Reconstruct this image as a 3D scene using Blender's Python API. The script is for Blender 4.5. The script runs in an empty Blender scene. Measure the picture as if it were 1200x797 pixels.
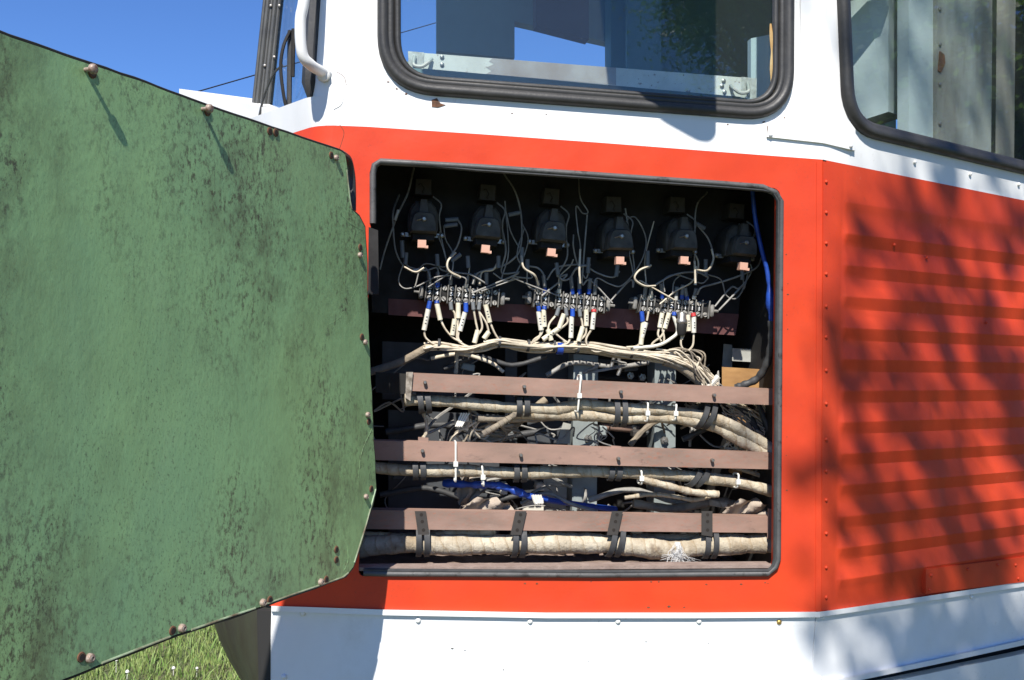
import bpy, bmesh, math, random
from mathutils import Vector, Matrix
from mathutils.geometry import tessellate_polygon
random.seed(7)
V = Vector
sc = bpy.context.scene
col = sc.collection

# ------------------------------------------------------------------ camera
FPX = 1167.0
CAM = V((0, 0, 1.5))
ROLL, PITCH = math.radians(1.3), math.radians(0.45)
F = V((0, math.cos(PITCH), math.sin(PITCH)))
R0 = V((1, 0, 0)); U0 = R0.cross(F)
R = R0 * math.cos(ROLL) + U0 * math.sin(ROLL)
U = U0 * math.cos(ROLL) - R0 * math.sin(ROLL)
cd = bpy.data.cameras.new('camera'); cam = bpy.data.objects.new('camera', cd); col.objects.link(cam)
cd.sensor_width = 36; cd.lens = FPX / 1200 * 36; cd.clip_end = 2000; cd.clip_start = 0.02
M = Matrix((R, U, -F)).transposed().to_4x4(); M.translation = CAM
cam.matrix_world = M
sc.camera = cam

# ------------------------------------------------------------------ light
L = V((0.17, 1.0, -1.13)).normalized()
SKY_STRENGTH, SUN_STRENGTH, EXPOSURE = 0.078, 4.6, 0.72
w = bpy.data.worlds.new('World'); sc.world = w; w.use_nodes = True
nt = w.node_tree
sky = nt.nodes.new('ShaderNodeTexSky'); sky.sky_type = 'NISHITA'; sky.sun_disc = False
sky.sun_elevation = math.asin(-L.z); sky.sun_rotation = math.radians(189.6)
sky.altitude = 300; sky.air_density = 1.0; sky.dust_density = 0.05; sky.ozone_density = 6.0
hs = nt.nodes.new('ShaderNodeMix'); hs.data_type = 'RGBA'; hs.blend_type = 'MULTIPLY'; hs.inputs[0].default_value = 1; hs.inputs[7].default_value = (0.66, 0.86, 1.2, 1)   # deep polarised blue
nt.links.new(sky.outputs[0], hs.inputs[6]); nt.links.new(hs.outputs[2], nt.nodes['Background'].inputs[0])
nt.nodes['Background'].inputs[1].default_value = SKY_STRENGTH
sd = bpy.data.lights.new('sun', 'SUN'); sd.energy = SUN_STRENGTH; sd.angle = math.radians(0.53); sd.color = (1, 0.955, 0.88)
sun = bpy.data.objects.new('sun', sd); col.objects.link(sun)
sun.rotation_euler = L.to_track_quat('-Z', 'Y').to_euler(); sun.location = (-1, -6, 9)
sc.view_settings.view_transform = 'Standard'; sc.view_settings.look = 'None'
sc.view_settings.exposure = EXPOSURE; sc.view_settings.gamma = 1.0
sc.view_settings.use_curve_mapping = False
sc.cycles.max_bounces = 8; sc.cycles.transparent_max_bounces = 12

# ------------------------------------------------------------------ frames: the planes of the vehicle
def ray(px, py): return F + R * ((px - 600) / FPX) - U * ((py - 398.5) / FPX)
def hit(px, py, p0, n):
    d = ray(px, py); return CAM + d * ((p0 - CAM).dot(n) / d.dot(n))
aA = math.radians(7.6)
uA = V((math.cos(aA), math.sin(aA), 0)); wA = V((-math.sin(aA), math.cos(aA), 0)); Z = V((0, 0, 1))
PA = V((0, 1.8, 1.5))
def A(px, py, d=0.0): return hit(px, py, PA + wA * d, wA)
def Al(u, d, z): return PA + uA * u + wA * d + Z * (z - PA.z)
def ua(px, py=400, d=0.0): return (A(px, py, d) - PA).dot(uA)
aB = math.radians(32.0)
uB = V((math.cos(aB), math.sin(aB), 0)); wB = V((-math.sin(aB), math.cos(aB), 0))
PB = A(963, 450)
def B(px, py, d=0.0): return hit(px, py, PB + wB * d, wB)
def Bl(s, d, z): return V((PB.x, PB.y, 0)) + uB * s + wB * d + Z * z
tD = V((-0.402, -0.9156, 0)); nD = V((0.9156, -0.402, 0))
PD = A(438, 480, -0.105)
def D(px, py, d=0.0): return hit(px, py, PD + nD * d, nD)
RA = Matrix((uA, wA, Z)).transposed()      # local x along the side, y inward, z up
RB = Matrix((uB, wB, Z)).transposed()
RD = Matrix((-tD, -nD, Z)).transposed()

# ------------------------------------------------------------------ materials
def mat(name, base, rough=0.5, metal=0.0, var=None, vscale=8, vamt=0.5, bump=0.0, bscale=60, bdist=0.002,
        spots=None, sscale=40, sthr=(0.55, 0.65), stretch=(1, 1, 1), coat=0.0, spec=0.5, wav=0.0, spots2=None, bands=None):
    m = bpy.data.materials.new(name); m.use_nodes = True
    t = m.node_tree; N = t.nodes; lk = t.links.new
    p = N['Principled BSDF']; p.inputs['Roughness'].default_value = rough; p.inputs['Metallic'].default_value = metal
    p.inputs['Specular IOR Level'].default_value = spec
    p.inputs['Coat Weight'].default_value = coat; p.inputs['Coat Roughness'].default_value = 0.15
    tc = N.new('ShaderNodeTexCoord'); mp = N.new('ShaderNodeMapping'); mp.inputs['Scale'].default_value = stretch
    lk(tc.outputs['Object'], mp.inputs[0])
    def noise(s, det=5, rg=0.6):
        n = N.new('ShaderNodeTexNoise'); n.inputs['Scale'].default_value = s; n.inputs['Detail'].default_value = det
        n.inputs['Roughness'].default_value = rg; lk(mp.outputs[0], n.inputs['Vector']); return n.outputs['Fac']
    def ramp(fac, a, b, hi=1.0):
        r = N.new('ShaderNodeMapRange'); r.inputs[1].default_value = a; r.inputs[2].default_value = b
        r.inputs[4].default_value = hi; lk(fac, r.inputs[0]); return r.outputs[0]
    def mix(fac, a, b):
        x = N.new('ShaderNodeMix'); x.data_type = 'RGBA'
        if hasattr(fac, 'is_linked') or hasattr(fac, 'node'): lk(fac, x.inputs[0])
        else: x.inputs[0].default_value = fac
        for i, c in ((6, a), (7, b)):
            if isinstance(c, tuple): x.inputs[i].default_value = (*c, 1)
            else: lk(c, x.inputs[i])
        return x.outputs[2]
    c = tuple(base)
    cur = None
    if var: cur = mix(ramp(noise(vscale), 0.35, 0.68, vamt), c, tuple(var))
    if spots: cur = mix(ramp(noise(sscale, 8, 0.72), sthr[0], sthr[1]), cur or c, tuple(spots))
    for sc_, th, co, amt in (spots2 if isinstance(spots2, list) else [spots2] if spots2 else []):
        big = ramp(noise(sc_[0], 4), th[0], th[1]); fine = ramp(noise(sc_[1], 6, 0.75), th[2], th[3], amt)
        mm = N.new('ShaderNodeMath'); mm.operation = 'MULTIPLY'; lk(big, mm.inputs[0]); lk(fine, mm.inputs[1])
        cur = mix(mm.outputs[0], cur or c, tuple(co))
    bw = None
    if bands:
        m2 = N.new('ShaderNodeMapping'); m2.inputs['Rotation'].default_value = (0, math.radians(bands[1]), math.radians(7.6)); lk(tc.outputs['Object'], m2.inputs[0])
        wv = N.new('ShaderNodeTexWave'); wv.inputs['Scale'].default_value = bands[0]; wv.inputs['Distortion'].default_value = 3.5; wv.inputs['Detail'].default_value = 3; wv.inputs['Detail Scale'].default_value = 2.5; wv.wave_profile = 'SAW'
        lk(m2.outputs[0], wv.inputs['Vector']); bw = wv.outputs['Fac']
        cur = mix(ramp(bw, 0.72, 1.0, 0.75), cur or c, tuple(bands[2]))
    if cur: lk(cur, p.inputs['Base Color'])
    else: p.inputs['Base Color'].default_value = (*c, 1)
    rv = ramp(noise(vscale * 2.3), 0.3, 0.7, 1.0)
    r2 = N.new('ShaderNodeMapRange'); r2.inputs[3].default_value = rough - 0.08; r2.inputs[4].default_value = min(1, rough + 0.12)
    lk(rv, r2.inputs[0]); lk(r2.outputs[0], p.inputs['Roughness'])
    last = None
    if wav:
        b = N.new('ShaderNodeBump'); b.inputs['Distance'].default_value = wav; b.inputs['Strength'].default_value = 1
        lk(noise(4.0, 2), b.inputs['Height']); last = b
    if bw:
        b = N.new('ShaderNodeBump'); b.inputs['Strength'].default_value = .8; b.inputs['Distance'].default_value = .0025; lk(bw, b.inputs['Height'])
        if last: lk(last.outputs[0], b.inputs['Normal'])
        last = b
    if bump:
        b = N.new('ShaderNodeBump'); b.inputs['Strength'].default_value = bump; b.inputs['Distance'].default_value = bdist
        lk(noise(bscale, 5, 0.6), b.inputs['Height'])
        if last: lk(last.outputs[0], b.inputs['Normal'])
        last = b
    if last: lk(last.outputs[0], p.inputs['Normal'])
    return m

MT = {}
MT['red'] = mat('red_paint', (0.63, 0.06, 0.018), 0.42, var=(0.52, 0.044, 0.018), vscale=5, vamt=0.75, bump=0.25, bscale=45, bdist=0.002,
                spots2=[((3, 160), (0.5, 0.75, 0.58, 0.68), (0.16, 0.05, 0.035), 0.65), ((2.2, 7), (0.45, 0.75, 0.4, 0.75), (0.36, 0.05, 0.028), 0.5), ((7, 45), (0.6, 0.75, 0.6, 0.68), (0.62, 0.2, 0.13), 0.6)], wav=0.014, spec=0.25)
MT['white'] = mat('white_paint', (0.78, 0.78, 0.77), 0.42, var=(0.62, 0.62, 0.6), vscale=4, vamt=0.5, bump=0.18, bscale=35, bdist=0.002,
                  spots2=((5, 90), (0.55, 0.75, 0.6, 0.68), (0.3, 0.26, 0.22), 0.8), wav=0.016, stretch=(1, 1, 0.45))
MT['silver'] = mat('pale_skirt_paint', (0.76, 0.77, 0.78), 0.38, var=(0.6, 0.61, 0.62), vscale=5, vamt=0.5, bump=0.2, bscale=25, bdist=0.003,
                   spots2=[((4, 70), (0.5, 0.7, 0.6, 0.68), (0.25, 0.22, 0.2), 0.7), ((3, 16), (0.45, 0.7, 0.45, 0.75), (0.45, 0.43, 0.4), 0.55)], wav=0.02)
MT['green'] = mat('green_paint', (0.285, 0.465, 0.205), 0.5, var=(0.215, 0.38, 0.19), vscale=3.2, vamt=0.9, bump=0.3, bscale=120, bdist=0.0016,
                  spots2=[((2.4, 11), (0.42, 0.66, 0.35, 0.75), (0.12, 0.15, 0.065), 0.85), ((4.2, 22), (0.5, 0.64, 0.42, 0.66), (0.08, 0.085, 0.045), 0.7), ((4.0, 150), (0.44, 0.6, 0.5, 0.62), (0.075, 0.075, 0.042), 0.9), ((3.0, 330), (0.42, 0.62, 0.56, 0.63), (0.05, 0.045, 0.03), 0.9),
                          ((6.0, 80), (0.52, 0.64, 0.54, 0.62), (0.06, 0.052, 0.035), 0.9), ((9, 420), (0.2, 0.5, 0.62, 0.67), (0.06, 0.07, 0.035), 0.7), ((5, 9), (0.55, 0.75, 0.4, 0.7), (0.33, 0.5, 0.26), 0.6), ((2.8, 5), (0.5, 0.7, 0.4, 0.7), (0.16, 0.33, 0.2), 0.5)], wav=0.005, stretch=(1, 1, 0.6))
MT['seal'] = mat('sun_greyed_seal', (0.06, 0.06, 0.06), 0.55, var=(0.1, 0.097, 0.094), vscale=18, vamt=0.9, bump=0.5, bscale=150, bdist=0.001, spots=(0.03, 0.028, 0.027), sscale=35, sthr=(0.55, 0.62))
MT['bare'] = mat('bare_brown_metal', (0.27, 0.2, 0.165), 0.55, var=(0.4, 0.36, 0.34), vscale=14, vamt=0.8)
MT['greenpeel'] = mat('peeled_paint_edge', (0.33, 0.42, 0.28), 0.6, var=(0.12, 0.08, 0.05), vscale=30, vamt=1)
MT['rubber'] = mat('weathered_rubber', (0.024, 0.0235, 0.0235), 0.5, var=(0.05, 0.048, 0.046), vscale=14, vamt=0.8, bump=0.5, bscale=120, bdist=0.001)
MT['strap'] = mat('strap_rubber', (0.035, 0.036, 0.038), 0.6, var=(0.07, 0.07, 0.07), vscale=60, vamt=0.6, bump=0.3, bscale=300, bdist=0.0006)
MT['rail'] = mat('primer_rail', (0.325, 0.2, 0.155), 0.78, var=(0.2, 0.135, 0.105), vscale=16, vamt=1.0, stretch=(.35, 1, 1), wav=.004, bump=0.3, bscale=180, bdist=0.0006,
                 spots2=[((8, 220), (0.4, 0.65, 0.53, 0.64), (0.34, 0.1, 0.05), 0.6), ((9, 90), (0.45, 0.65, 0.56, 0.66), (0.11, 0.07, 0.055), 0.7), ((6, 40), (0.5, 0.7, 0.5, 0.7), (0.46, 0.33, 0.27), 0.6)])
MT['railend'] = mat('scraped_rail_end', (0.45, 0.4, 0.34), 0.75, var=(0.1, 0.08, 0.06), vscale=70, vamt=1)
MT['cloth'] = mat('cable_wrap_cloth', (0.56, 0.5, 0.385), 0.85, var=(0.3, 0.24, 0.165), vscale=17, vamt=1.0, bump=0.8, bscale=130, bdist=0.003,
                  spots=(0.2, 0.15, 0.1), sscale=22, sthr=(0.56, 0.72), bands=(14, 18, (0.3, 0.22, 0.13)))
MT['dirty'] = mat('dirty_cable_wrap', (0.34, 0.28, 0.2), 0.85, var=(0.13, 0.11, 0.09), vscale=20, vamt=1, bump=0.7, bscale=130, bdist=0.003)
MT['wire'] = mat('cream_wire', (0.62, 0.55, 0.43), 0.6, var=(0.4, 0.33, 0.24), vscale=40, vamt=0.8)
MT['sleeve'] = mat('cream_sleeve', (0.68, 0.64, 0.52), 0.55, var=(0.5, 0.44, 0.3), vscale=50, vamt=0.7)
MT['wsleeve'] = mat('white_sleeve', (0.66, 0.64, 0.57), 0.5, var=(0.5, 0.45, 0.36), vscale=50, vamt=0.5)
MT['gwire'] = mat('grey_lead', (0.32, 0.305, 0.28), 0.6, var=(0.15, 0.145, 0.135), vscale=60, vamt=0.8, bump=0.4, bscale=500, bdist=0.0006)
MT['gsleeve'] = mat('grey_sleeve', (0.15, 0.16, 0.168), 0.6, var=(0.12, 0.13, 0.14), vscale=60, vamt=0.7)
MT['blue'] = mat('blue_tape', (0.018, 0.075, 0.42), 0.4, var=(0.008, 0.03, 0.17), vscale=40, vamt=0.8, bump=0.5, bscale=90, bdist=0.002)
MT['redtip'] = mat('red_ferrule', (0.5, 0.04, 0.04), 0.5)
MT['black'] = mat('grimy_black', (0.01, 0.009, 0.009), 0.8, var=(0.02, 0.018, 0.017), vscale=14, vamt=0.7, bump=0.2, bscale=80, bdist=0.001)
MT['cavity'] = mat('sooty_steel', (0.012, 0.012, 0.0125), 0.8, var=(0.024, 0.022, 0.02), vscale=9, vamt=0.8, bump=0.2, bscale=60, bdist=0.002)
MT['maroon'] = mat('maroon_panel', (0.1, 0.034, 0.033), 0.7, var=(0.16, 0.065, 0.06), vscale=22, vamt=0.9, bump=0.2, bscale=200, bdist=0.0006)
MT['relay'] = mat('dusty_bakelite', (0.036, 0.034, 0.031), 0.75, var=(0.1, 0.092, 0.08), vscale=35, vamt=0.8, bump=0.25, bscale=160, bdist=0.001)
MT['plate'] = mat('relay_brown_plate', (0.045, 0.039, 0.034), 0.7, var=(0.03, 0.027, 0.025), vscale=40, vamt=0.7)
MT['copper'] = mat('copper_contact', (0.6, 0.33, 0.24), 0.5, metal=0.1, var=(0.6, 0.4, 0.3), vscale=60, vamt=0.5)
MT['steel'] = mat('dull_steel', (0.42, 0.41, 0.39), 0.4, metal=0.8, var=(0.2, 0.17, 0.14), vscale=60, vamt=0.8)
MT['zinc'] = mat('dusty_terminal_metal', (0.6, 0.58, 0.53), 0.5, metal=0.3, var=(0.28, 0.25, 0.21), vscale=90, vamt=0.8)
MT['bolt'] = mat('rusty_bolt', (0.4, 0.34, 0.29), 0.6, metal=0.3, var=(0.16, 0.075, 0.045), vscale=220, vamt=1)
MT['hole'] = mat('dark_hole', (0.02, 0.015, 0.012), 0.9)
MT['rust'] = mat('rust', (0.16, 0.07, 0.035), 0.85, var=(0.07, 0.035, 0.02), vscale=120, vamt=1, bump=0.4, bscale=300, bdist=0.001)
MT['brass'] = mat('brass_screw', (0.55, 0.38, 0.12), 0.4, metal=0.7, var=(0.25, 0.16, 0.06), vscale=150, vamt=0.8)
MT['divider'] = mat('dusty_divider', (0.26, 0.25, 0.23), 0.6, var=(0.07, 0.066, 0.06), vscale=80, vamt=0.8)
MT['tag'] = mat('black_tag', (0.02, 0.02, 0.02), 0.6)
MT['ink'] = mat('white_ink', (0.8, 0.8, 0.78), 0.6)
MT['dink'] = mat('dark_ink', (0.05, 0.05, 0.06), 0.7)
MT['upright'] = mat('grey_steel_post', (0.27, 0.31, 0.31), 0.6, var=(0.17, 0.19, 0.19), vscale=18, vamt=0.7, spots=(0.1, 0.08, 0.06), sscale=60, sthr=(0.62, 0.72))
MT['darkplate'] = mat('dark_blue_grey_plate', (0.06, 0.066, 0.075), 0.6, var=(0.03, 0.033, 0.037), vscale=14, vamt=0.8)
MT['bracket'] = mat('pale_bracket', (0.42, 0.42, 0.38), 0.6, var=(0.25, 0.25, 0.22), vscale=20, vamt=0.7)
MT['ply'] = mat('varnished_board', (0.42, 0.23, 0.085), 0.6, var=(0.27, 0.14, 0.05), vscale=22, vamt=0.8, stretch=(1, 1, 3))
MT['dust'] = mat('dusty_sill', (0.3, 0.225, 0.19), 0.9, var=(0.2, 0.14, 0.115), vscale=40, vamt=0.9, bump=0.6, bscale=250, bdist=0.002)
MT['nylon'] = mat('nylon_tie', (0.75, 0.73, 0.66), 0.4)
MT['rag'] = mat('dusty_rag', (0.42, 0.35, 0.28), 0.95, var=(0.25, 0.2, 0.16), vscale=30, vamt=0.8, bump=0.6, bscale=90, bdist=0.004)
MT['lint'] = mat('frayed_lint', (0.55, 0.54, 0.52), 0.9)
MT['teal'] = mat('cab_lining', (0.11, 0.2, 0.2), 0.6, var=(0.08, 0.15, 0.15), vscale=5, vamt=0.6)
MT['cab'] = mat('pale_blue_cabinet', (0.48, 0.56, 0.57), 0.5, var=(0.38, 0.46, 0.48), vscale=5, vamt=0.7, bump=0.15, bscale=50, bdist=0.002,
                spots2=((4, 120), (0.5, 0.7, 0.64, 0.7), (0.14, 0.11, 0.09), 0.8))
MT['cabgrey'] = mat('soiled_cabinet', (0.34, 0.37, 0.35), 0.55, var=(0.2, 0.195, 0.17), vscale=6, vamt=1, stretch=(2, 2, 0.4),
                    spots=(0.2, 0.19, 0.16), sscale=14, sthr=(0.56, 0.75))
MT['cabbrown'] = mat('grey_brown_cabinet', (0.2, 0.19, 0.165), 0.5, var=(0.3, 0.28, 0.24), vscale=6, vamt=0.8, stretch=(2, 2, 0.4))
MT['barpaint'] = mat('peeling_bar_paint', (0.66, 0.63, 0.57), 0.55, var=(0.52, 0.48, 0.43), vscale=20, vamt=0.8, spots=(0.3, 0.22, 0.18), sscale=60, sthr=(0.6, 0.63))
MT['alu'] = mat('ribbed_post_metal', (0.085, 0.085, 0.08), 0.45, metal=0.2, var=(0.05, 0.05, 0.05), vscale=20, vamt=0.8)
MT['bumper'] = mat('weathered_bumper', (0.05, 0.056, 0.035), 0.45, var=(0.03, 0.023, 0.02), vscale=7, vamt=1, bump=0.2, bscale=60, bdist=0.002, stretch=(2, 2, 0.5))
MT['under'] = mat('underframe_black', (0.02, 0.019, 0.018), 0.8)
MT['sealant'] = mat('orange_sealant', (0.4, 0.2, 0.05), 0.6, var=(0.5, 0.4, 0.2), vscale=30, vamt=1)
MT['bark'] = mat('bark', (0.1, 0.075, 0.055), 0.9, var=(0.06, 0.045, 0.035), vscale=10, vamt=0.8, bump=0.6, bscale=25, bdist=0.02)
MT['leaf'] = mat('leaf', (0.06, 0.12, 0.03), 0.5, var=(0.1, 0.17, 0.045), vscale=1.2, vamt=1)
_t = MT['leaf'].node_tree; _tr = _t.nodes.new('ShaderNodeBsdfTranslucent'); _tr.inputs[0].default_value = (0.2, 0.4, 0.06, 1); _mx = _t.nodes.new('ShaderNodeMixShader'); _mx.inputs[0].default_value = 0.4
_t.links.new(_t.nodes['Principled BSDF'].outputs[0], _mx.inputs[1]); _t.links.new(_tr.outputs[0], _mx.inputs[2]); _t.links.new(_mx.outputs[0], _t.nodes['Material Output'].inputs[0])
MT['grass'] = mat('grass_blade', (0.12, 0.23, 0.045), 0.6, var=(0.28, 0.32, 0.11), vscale=28, vamt=1)
MT['soil'] = mat('grassy_ground', (0.07, 0.1, 0.03), 0.95, var=(0.14, 0.12, 0.06), vscale=2.5, vamt=0.8, bump=0.6, bscale=20, bdist=0.03)
MT['clover'] = mat('clover_flower', (0.75, 0.72, 0.68), 0.8)
MT['green2'] = mat('green_dot', (0.02, 0.4, 0.25), 0.6)

def glass_mat(name, tint, refl):
    m = bpy.data.materials.new(name); m.use_nodes = True; t = m.node_tree; N = t.nodes; lk = t.links.new
    N.remove(N['Principled BSDF']); out = N['Material Output']
    tr = N.new('ShaderNodeBsdfTransparent'); tr.inputs[0].default_value = (*tint, 1)
    gl = N.new('ShaderNodeBsdfGlossy'); gl.inputs['Roughness'].default_value = 0.015; gl.inputs[0].default_value = (1, 1, 1, 1)
    fr = N.new('ShaderNodeFresnel'); ge = N.new('ShaderNodeNewGeometry'); io = N.new('ShaderNodeMapRange'); io.inputs[3].default_value = 1.5; io.inputs[4].default_value = 1 / 1.5
    lk(ge.outputs['Backfacing'], io.inputs[0]); lk(io.outputs[0], fr.inputs[0])
    mr = N.new('ShaderNodeMapRange'); mr.inputs[3].default_value = refl; mr.inputs[4].default_value = 1.0; lk(fr.outputs[0], mr.inputs[0])
    df = N.new('ShaderNodeBsdfDiffuse'); df.inputs[0].default_value = (0.6, 0.62, 0.6, 1)
    tc = N.new('ShaderNodeTexCoord'); no = N.new('ShaderNodeTexNoise'); no.inputs['Scale'].default_value = 260; no.inputs['Detail'].default_value = 3
    n2 = N.new('ShaderNodeTexNoise'); n2.inputs['Scale'].default_value = 7
    lk(tc.outputs['Object'], no.inputs['Vector']); lk(tc.outputs['Object'], n2.inputs['Vector'])
    r1 = N.new('ShaderNodeMapRange'); r1.inputs[1].default_value = 0.7; r1.inputs[2].default_value = 0.76; r1.inputs[4].default_value = 0.22; lk(no.outputs[0], r1.inputs[0])
    r2 = N.new('ShaderNodeMapRange'); r2.inputs[1].default_value = 0.4; r2.inputs[2].default_value = 0.7; r2.inputs[3].default_value = 0.12; r2.inputs[4].default_value = 1.0; lk(n2.outputs[0], r2.inputs[0])
    mu = N.new('ShaderNodeMath'); mu.operation = 'MULTIPLY'; lk(r1.outputs[0], mu.inputs[0]); lk(r2.outputs[0], mu.inputs[1])
    ad = N.new('ShaderNodeMath'); ad.operation = 'ADD'; ad.inputs[1].default_value = 0.012; lk(mu.outputs[0], ad.inputs[0])
    m1 = N.new('ShaderNodeMixShader'); lk(mr.outputs[0], m1.inputs[0]); lk(tr.outputs[0], m1.inputs[1]); lk(gl.outputs[0], m1.inputs[2])
    m2 = N.new('ShaderNodeMixShader'); lk(ad.outputs[0], m2.inputs[0]); lk(m1.outputs[0], m2.inputs[1]); lk(df.outputs[0], m2.inputs[2])
    lk(m2.outputs[0], out.inputs[0]); return m
MT['glass'] = glass_mat('cab_window_glass', (0.9, 0.95, 0.95), 0.0)
MT['clear'] = glass_mat('side_window_glass', (0.95, 0.97, 0.96), 0.0)

# ------------------------------------------------------------------ mesh builder
class MB:
    def __init__(s): s.v = []; s.f = []
    def add(s, vs, fs):
        o = len(s.v); s.v += [V(p) for p in vs]; s.f += [tuple(i + o for i in f) for f in fs]; return s
    def box8(s, p):      # 4 front points (ccw) then 4 back points
        return s.add(p, [(0, 1, 2, 3), (7, 6, 5, 4), (0, 4, 5, 1), (1, 5, 6, 2), (2, 6, 7, 3), (3, 7, 4, 0)])
    def box(s, c, h, rot=None):
        rot = rot or Matrix.Identity(3); c = V(c)
        q = [(-1, -1, -1), (1, -1, -1), (1, -1, 1), (-1, -1, 1), (-1, 1, -1), (1, 1, -1), (1, 1, 1), (-1, 1, 1)]
        return s.box8([c + rot @ V((a * h[0], b * h[1], e * h[2])) for a, b, e in q])
    def bbox(s, c, h, b, rot=None):    # box with chamfered edges (sections along y)
        rot = rot or Matrix.Identity(3); c = V(c); hx, hy, hz = h
        def ring(x, y, z, bb): return [(-x + bb, y, -z), (x - bb, y, -z), (x, y, -z + bb), (x, y, z - bb), (x - bb, y, z), (-x + bb, y, z), (-x, y, z - bb), (-x, y, -z + bb)]
        rs = [ring(hx - b, -hy, hz - b, b * .7), ring(hx, -hy + b, hz, b), ring(hx, hy, hz, b)]
        vs = [c + rot @ V(p) for r in rs for p in r]; fs = []
        for k in range(2):
            for i in range(8): j = (i + 1) % 8; fs.append((k * 8 + i, k * 8 + j, k * 8 + 8 + j, k * 8 + 8 + i))
        fs.append(tuple(range(7, -1, -1))); fs.append(tuple(range(16, 24)))
        return s.add(vs, fs)
    def prism(s, front, back):
        n = len(front); tri = tessellate_polygon([[V(p) for p in front]])
        s.add(list(front) + list(back), [tuple(t) for t in tri] + [tuple(n + i for i in reversed(t)) for t in tri] +
              [(i, (i + 1) % n, n + (i + 1) % n, n + i) for i in range(n)]); return s
    def sheet(s, outer, holes, off):
        polys = [[V(p) for p in outer]] + [[V(p) for p in h] for h in holes]
        # triangulate in a rotated frame: tessellate_polygon copes with planar 3D polygons
        tri = tessellate_polygon(polys); flat = [p for q in polys for p in q]; n = len(flat)
        vs = flat + [p + off for p in flat]; fs = [tuple(t) for t in tri] + [tuple(n + i for i in reversed(t)) for t in tri]
        o = 0
        for q in polys:
            m = len(q); fs += [(o + i, o + (i + 1) % m, n + o + (i + 1) % m, n + o + i) for i in range(m)]; o += m
        return s.add(vs, fs)
    def tube(s, pts, r, n=7, closed=False, rad=None, squash=None):
        pts = [V(p) for p in pts]; m = len(pts); rings = []; up = None
        for i, p in enumerate(pts):
            a = pts[i - 1] if (i or closed) else p; b = pts[(i + 1) % m] if (i < m - 1 or closed) else p
            t = (b - a).normalized()
            if up is None: up = t.cross(V((0.31, -0.9, 0.3))).normalized()
            up = (up - t * up.dot(t)).normalized(); sd_ = t.cross(up)
            rr = (rad(i / (m - 1)) if rad else 1) * r
            rings.append([p + (up * math.cos(2 * math.pi * k / n) + sd_ * math.sin(2 * math.pi * k / n)) * rr for k in range(n)])
        fs = []
        for i in range(m if closed else m - 1):
            a, b = i * n, ((i + 1) % m) * n
            for k in range(n): k2 = (k + 1) % n; fs.append((a + k, a + k2, b + k2, b + k))
        if not closed: fs += [tuple(range(n - 1, -1, -1)), tuple((m - 1) * n + k for k in range(n))]
        return s.add([q for r_ in rings for q in r_], fs)
    def lathe(s, prof, n=10, axis=V((0, -1, 0)), org=V((0, 0, 0))):   # prof: (radius, height along axis)
        axis = V(axis).normalized(); a = axis.cross(V((0.2, 0.1, 0.97))).normalized(); b = axis.cross(a); o = len(s.v); fs = []
        vs = [org + axis * h + (a * math.cos(2 * math.pi * k / n) + b * math.sin(2 * math.pi * k / n)) * r for r, h in prof for k in range(n)]
        for i in range(len(prof) - 1):
            for k in range(n): k2 = (k + 1) % n; fs.append((i * n + k, i * n + k2, i * n + n + k2, i * n + n + k))
        fs.append(tuple((len(prof) - 1) * n + k for k in range(n))); fs.append(tuple(range(n - 1, -1, -1)))
        return s.add(vs, fs)
    def sweep(s, path, prof, closed=True, nrm=None):
        # profile (a: outward in-plane, b: along -normal i.e. towards the viewer) carried round a planar path
        m = len(path); n = len(prof); vs = []; fs = []; c = sum(path, V((0, 0, 0))) / m
        for i in range(m):
            a = path[i - 1] if (i or closed) else path[i]; b = path[(i + 1) % m] if (i < m - 1 or closed) else path[i]
            t = (b - a).normalized(); o_ = t.cross(nrm).normalized()
            vs += [path[i] + o_ * x - nrm * y for x, y in prof]
        for i in range(m if closed else m - 1):
            a, b = i * n, ((i + 1) % m) * n
            for k in range(n): k2 = (k + 1) % n; fs.append((a + k, a + k2, b + k2, b + k))
        if not closed: fs += [tuple(range(n - 1, -1, -1)), tuple((m - 1) * n + k for k in range(n))]
        return s.add(vs, fs)
    def mesh(s, name, m, smooth=40, origin=V((0, 0, 0))):
        me = bpy.data.meshes.new(name); me.from_pydata([p - origin for p in s.v], [], s.f)
        ms = m if isinstance(m, (list, tuple)) else [m]
        for x in ms: me.materials.append(MT[x])
        bm = bmesh.new(); bm.from_mesh(me); bmesh.ops.recalc_face_normals(bm, faces=bm.faces); bm.to_mesh(me); bm.free()
        if smooth:
            me.polygons.foreach_set('use_smooth', [True] * len(me.polygons))
            try: me.set_sharp_from_angle(angle=math.radians(smooth))
            except Exception: pass
        return me
    def build(s, name, m, parent=None, smooth=40, label=None):
        org = root_of(parent).location.copy() if parent else V((0, 0, 0))
        if parent and root_of(parent).get('_rot'): raise RuntimeError
        o = bpy.data.objects.new(name, s.mesh(name, m, smooth, org)); col.objects.link(o)
        if parent: o.parent = parent
        if label: o['label'] = label
        return o
def root_of(o):
    while o.parent: o = o.parent
    return o
def thing(name, label, cat, loc, group=None, rot=None):
    o = bpy.data.objects.new(name, None); o.empty_display_size = 0.05; col.objects.link(o); o.location = loc
    if rot: o.rotation_euler = rot.to_euler()
    o['label'] = label; o['category'] = cat
    if group: o['group'] = group
    return o
def single(mb, name, m, label, cat, group=None, loc=None, smooth=40):
    loc = loc or min(mb.v, key=lambda p: p.z)
    o = bpy.data.objects.new(name, mb.mesh(name, m, smooth, loc)); o.location = loc; col.objects.link(o)
    o['label'] = label; o['category'] = cat
    if group: o['group'] = group
    return o
def structure(mb, name, m, smooth=40, kind='structure'):
    o = bpy.data.objects.new(name, mb.mesh(name, m, smooth)); col.objects.link(o); o['kind'] = kind; return o
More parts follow.
